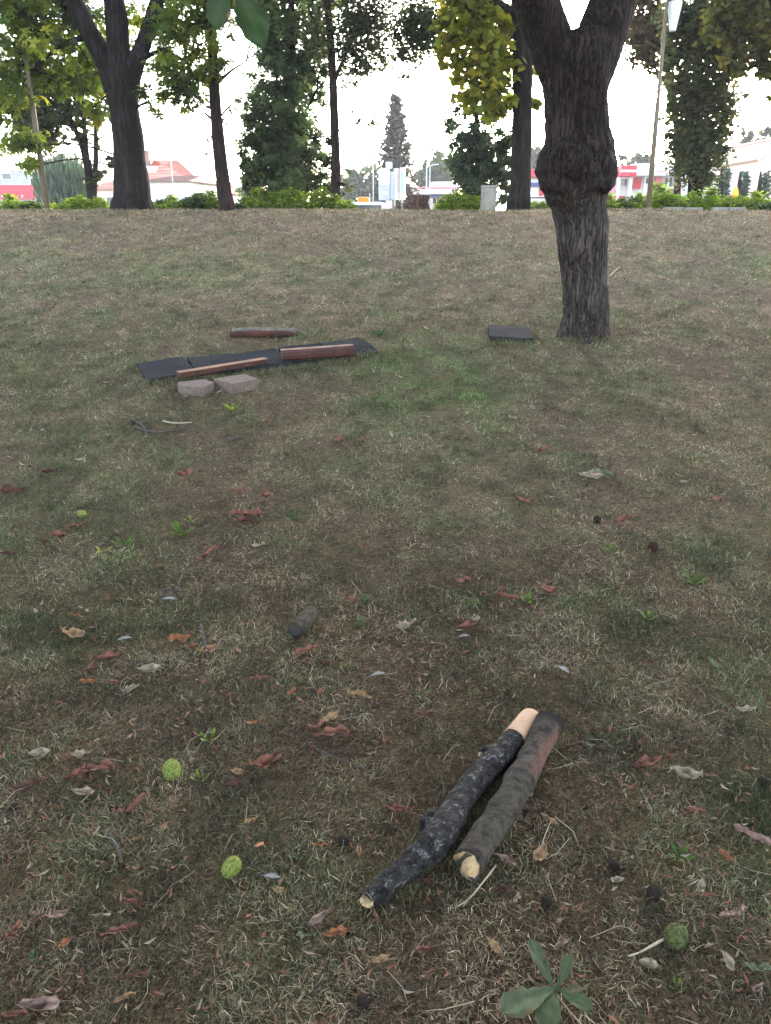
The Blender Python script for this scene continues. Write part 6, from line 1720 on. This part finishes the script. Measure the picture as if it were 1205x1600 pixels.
for (px, py, w, k, n_, lab) in weeds:
    p = G(px, py); s = w * mpp(p) * 0.95
    e = thing('weed', lab, 'weed', p, random.random() * 6, 'green weeds in the lawn')
    for i in range(n_):
        o = link('leaf', WEED[k][i % 3], None, e)
        o.scale = (s, s, s); o.rotation_euler = (random.uniform(-.3, .3), -random.uniform(0.1, 0.6), i * 6.283 / n_ + random.uniform(-.3, .3))

def feather_mesh(seed):
    rnd = random.Random(seed); V = []; F = []; n = 0; C = []
    for i in range(34):
        u = i / 33; x = u - 0.5
        for s in (1, -1):
            l = 0.30 * math.sin(math.pi * (0.12 + 0.86 * u)) * rnd.uniform(0.75, 1.1)
            b = Vector((x, 0, 0.10 * math.sin(u * 3)))
            tip = b + Vector((l * 0.55, s * l, 0.12 * rnd.uniform(-0.3, 1) * l + 0.05))
            V += [b, b + Vector((0.035, 0, 0)), tip]; F.append((n, n + 1, n + 2)); n += 3
            k = rnd.uniform(0.85, 1.05); C += [(0.22 * k, 0.21 * k, 0.205 * k)] * 3
    V += [Vector((-0.75, 0.0, -0.03)), Vector((-0.5, 0.012, 0)), Vector((-0.5, -0.012, 0))]; F.append((n, n + 1, n + 2)); C += [(0.3, 0.3, 0.3)] * 3
    me = np_mesh('feather', np.array([list(v) for v in V]), np.array(F), np.array(C)); me.materials.append(M_LITTER); return me
FM = [feather_mesh(1), feather_mesh(2)]
for i, (px, py, w, an, lab) in enumerate(((590, 1056, 24, 20, 'small white feather on open grass up-lawn of the logs'), (265, 938, 24, -10, 'fluffy grey-white feather near the short upright twig'), (880, 1048, 26, -60, 'thin white feather on the grass right of the logs'), (195, 1000, 22, 10, 'grey feather by the rust leaves at the edge'), (425, 1372, 26, -10, 'grey feather beside the plump green husk'), (725, 996, 18, 10, 'tuft of white down in front of a red leaf'))):
    p = G(px, py, 0.012); s = w * mpp(p)
    o = link('feather', FM[i % 2]); lie(o, p.x, p.y, R(an), 0.016); o.scale = (s, s, s); tag(o, lab, 'feather', 'small feathers on the lawn')

# twigs
def twig(lab, pts, r, mat, dz=0.012, kind='twig'):
    P = [G(x, y, dz + (0.012 if i % 2 else 0)) for i, (x, y) in enumerate(pts)]
    V, F = tube(P, np.linspace(r, r * 0.5, len(P)), 8, 4, 0.15, 30)
    c = P[0]
    o = link(kind, np_mesh(kind, V - np.array(c), F, smooth=True), mat, None, c)
    tag(o, lab, 'twig', 'twigs on the lawn')
M_TWIG = simple('twig_bark', (0.055, 0.045, 0.040), (0.028, 0.023, 0.021), 20, 0.9, 0.3, 60)
M_TWIGP = simple('bleached_twig', (0.30, 0.25, 0.18), (0.20, 0.165, 0.12), 20, 0.9, 0.2, 60)
twig('long thin black twig lying up-lawn of the lichen-blotched log', [(495, 1170), (520, 1182), (548, 1192), (582, 1206)], 0.0042, M_TWIG)
twig('short upright twig leaning on the tan leaf', [(314, 978), (318, 995), (325, 1030)], 0.006, M_TWIG, 0.016)
twig('grey forked twig among brown leaves left of the plump husk', [(172, 1302), (184, 1328), (192, 1348)], 0.0048, M_TWIG)
twig('pale dry stalk beside the near log end', [(775, 1352), (755, 1378), (735, 1402), (716, 1416)], 0.0028, M_TWIGP)
twig('dry curved stalk of the dull green husk', [(1040, 1466), (1018, 1478), (1000, 1488), (982, 1494)], 0.0032, M_TWIGP)
twig('long thin brown stalk near the rust leaves', [(190, 1030), (220, 1034), (250, 1040)], 0.003, M_TWIG)
twig('brown stick on the bare patch in front of the slabs', [(212, 668), (245, 676), (290, 670)], 0.010, M_TWIG)
twig('pale stick on the bare patch beneath the slabs', [(255, 658), (275, 661), (300, 660)], 0.008, M_TWIGP)
twig('short stick at the edge of the bare patch', [(355, 690), (375, 684), (385, 686)], 0.010, M_TWIG)
twig('thin stick on the bare patch left of the others', [(205, 655), (222, 664), (232, 680)], 0.008, M_TWIG)
twig('thin straight stick on the slope above the bulging tree foot', [(952, 432), (960, 424), (968, 417)], 0.012, M_TWIGP)
twig('dark stick lying across the lawn beyond the weeds', [(240, 924), (262, 922), (290, 925)], 0.004, M_TWIG)
twig('long pale grass stalk lying left of the charred log', [(842, 1340), (850, 1310), (862, 1280)], 0.002, M_TWIGP)

# cigarette stub
p = G(400, 1322, 0.010); q = G(412, 1317, 0.010)
d = (q - p).normalized(); o = thing('cigarette_stub', 'cigarette stub with orange filter up-lawn of the plump green husk', 'cigarette stub', p)
V, F = tube([Vector((0, 0, 0)), d * 0.020], [0.0040, 0.0040], 10, 1)
link('filter', np_mesh('filter', V, F, smooth=True), simple('filter_paper', (0.42, 0.16, 0.09), (0.36, 0.13, 0.07), 30, 0.8, 0), o)
V, F = tube([-d * 0.006, d * -0.0002], [0.0038, 0.0040], 10, 1)
link('paper', np_mesh('paper', V, F, smooth=True), M_PALEBARK, o)

# ------------------------------------------------------------------ chestnut tree overhead, behind the viewer; one spray of it hangs into view
def overhead():
    bx, by = -1.6, -2.6
    root = thing('overhead_chestnut_tree', 'near chestnut tree whose large dark leaves hang into the top edge of the view', 'tree', (bx, by, h1(bx, by)))
    o = np.array(root.location)
    V, F = tube([(bx, by, -0.3), (bx, by, 0.3), (bx + 0.05, by, 1.6), (bx + 0.1, by + 0.1, 3.0), (bx + 0.2, by + 0.3, 5.0), (bx + 0.3, by + 0.4, 8.0)], [0.42, 0.32, 0.27, 0.26, 0.17, 0.06], 20, 5, 0.1, 3)
    link('trunk', np_mesh('trunk', V - o, F, smooth=True), M_BARK_DARK, root)
    for pts, r in ((((bx + 0.1, by + 0.1, 2.7), (bx + 0.7, by + 1.2, 3.1), (-0.6, 0.3, 3.05), (-0.33, 0.95, 2.45), (-0.25, 1.22, 2.02)), (0.11, 0.07, 0.035, 0.010, 0.003)),
                   (((bx + 0.1, by + 0.2, 3.0), (bx + 1.8, by + 1.2, 4.2), (1.6, 0.4, 4.9)), (0.13, 0.09, 0.04)), (((bx, by, 3.2), (bx - 1.5, by + 1.2, 4.4), (bx - 2.4, by + 2.4, 5.0)), (0.12, 0.08, 0.04)), (((bx, by, 3.4), (bx + 0.3, by - 1.8, 4.6), (bx, by - 3, 5.2)), (0.12, 0.08, 0.04))):
        V, F = tube(pts, r, 10, 5, 0.08, 5)
        link('limb', np_mesh('limb', V - o, F, smooth=True), M_BARK_DARK, root)
    bl = [(Vector(c), r, r, r * 0.6, 1.0) for c, r in (((-0.4, -0.6, 5.2), 1.9), ((1.6, -0.6, 5.3), 1.6), ((-3.2, -0.4, 5.2), 1.7), ((-1.6, -3.4, 5.4), 2.2), ((-0.6, 1.6, 6.6), 1.6), ((1.4, 1.4, 6.8), 1.5), ((-2.6, 1.4, 6.7), 1.6), ((-1.4, -1.6, 7.6), 2.6), ((1.8, -2.8, 5.6), 1.8), ((-2.6, 2.3, 4.4), 1.2), ((0.3, 2.6, 4.9), 1.4), ((2.9, 1.6, 4.3), 1.3), ((-1.0, 4.2, 5.6), 1.5), ((2.0, 3.8, 5.6), 1.4), ((-3.8, 1.0, 4.4), 1.2), ((3.6, -0.4, 4.2), 1.3), ((0.2, 0.6, 4.9), 1.3))]
    V, F, C = leaf_cloud(bl, 'fan', 0.26, CHEST[:3], 2.7, 0.32)
    link('crown', np_mesh('crown', V - o, F, C), M_LEAF, root)
    # the hanging leaf: each leaflet a part
    Yl = 1.22
    hub = at(352, -60, Yl)
    s = mpp(hub)
    for i, (tx, ty, wk, dy, cu) in enumerate(((338, 48, 52, 0.0, 0.03), (362, 14, 44, 0.05, 0.02), (412, 70, 62, -0.04, -0.05), (300, -20, 40, 0.06, 0.05), (440, -30, 46, 0.05, 0.05))):
        tp = at(tx, ty, Yl + dy); d = tp - hub
        L = d.length
        me = blade(L, wk * s * 1.02, cu, (0.018, 0.034, 0.013), 40 + i, 'leaf', 0.12)
        ob = link('leaf', me, M_LEAFDARK, root)
        X = d.normalized(); Z = Vector((0, -1, 0.25)); Yv = Z.cross(X).normalized(); Z = X.cross(Yv)
        Mx = Matrix((X, Yv, Z)).transposed().to_4x4()
        ob.matrix_local = Matrix.Translation(hub - Vector(o)) @ Mx
    V, F = tube([(-0.25, 1.22, 2.02), tuple(hub)], [0.003, 0.0022], 6, 1)
    link('stalk', np_mesh('stalk', V - o, F), M_TWIG, root)
overhead()

# ------------------------------------------------------------------ haze
if HAZE > 0:
    x0, x1, y0, y1, z0, z1 = -90, 90, -12, 150, -2.0, 40
    me = box_mesh('haze', ((x0 + x1) / 2, (y0 + y1) / 2, (z0 + z1) / 2), (x1 - x0, y1 - y0, z1 - z0))
    hm = bpy.data.materials.new('haze'); hm.use_nodes = True
    hn = hm.node_tree.nodes; hn.clear()
    ho = hn.new('ShaderNodeOutputMaterial'); hv = hn.new('ShaderNodeVolumePrincipled')
    hv.inputs['Color'].default_value = (0.92, 0.93, 0.97, 1); hv.inputs['Density'].default_value = HAZE; hv.inputs['Anisotropy'].default_value = 0.2
    hm.node_tree.links.new(hv.outputs[0], ho.inputs['Volume'])
    tag(link('haze', me, hm), 'thin evening haze over the park and street', 'haze', kind='stuff')
import os
if os.environ.get("DBG"): print("TRIS", sum(len(m.loops) - 2 * len(m.polygons) for m in bpy.data.meshes), {m.name: len(m.polygons) for m in bpy.data.meshes if len(m.polygons) > 15000})
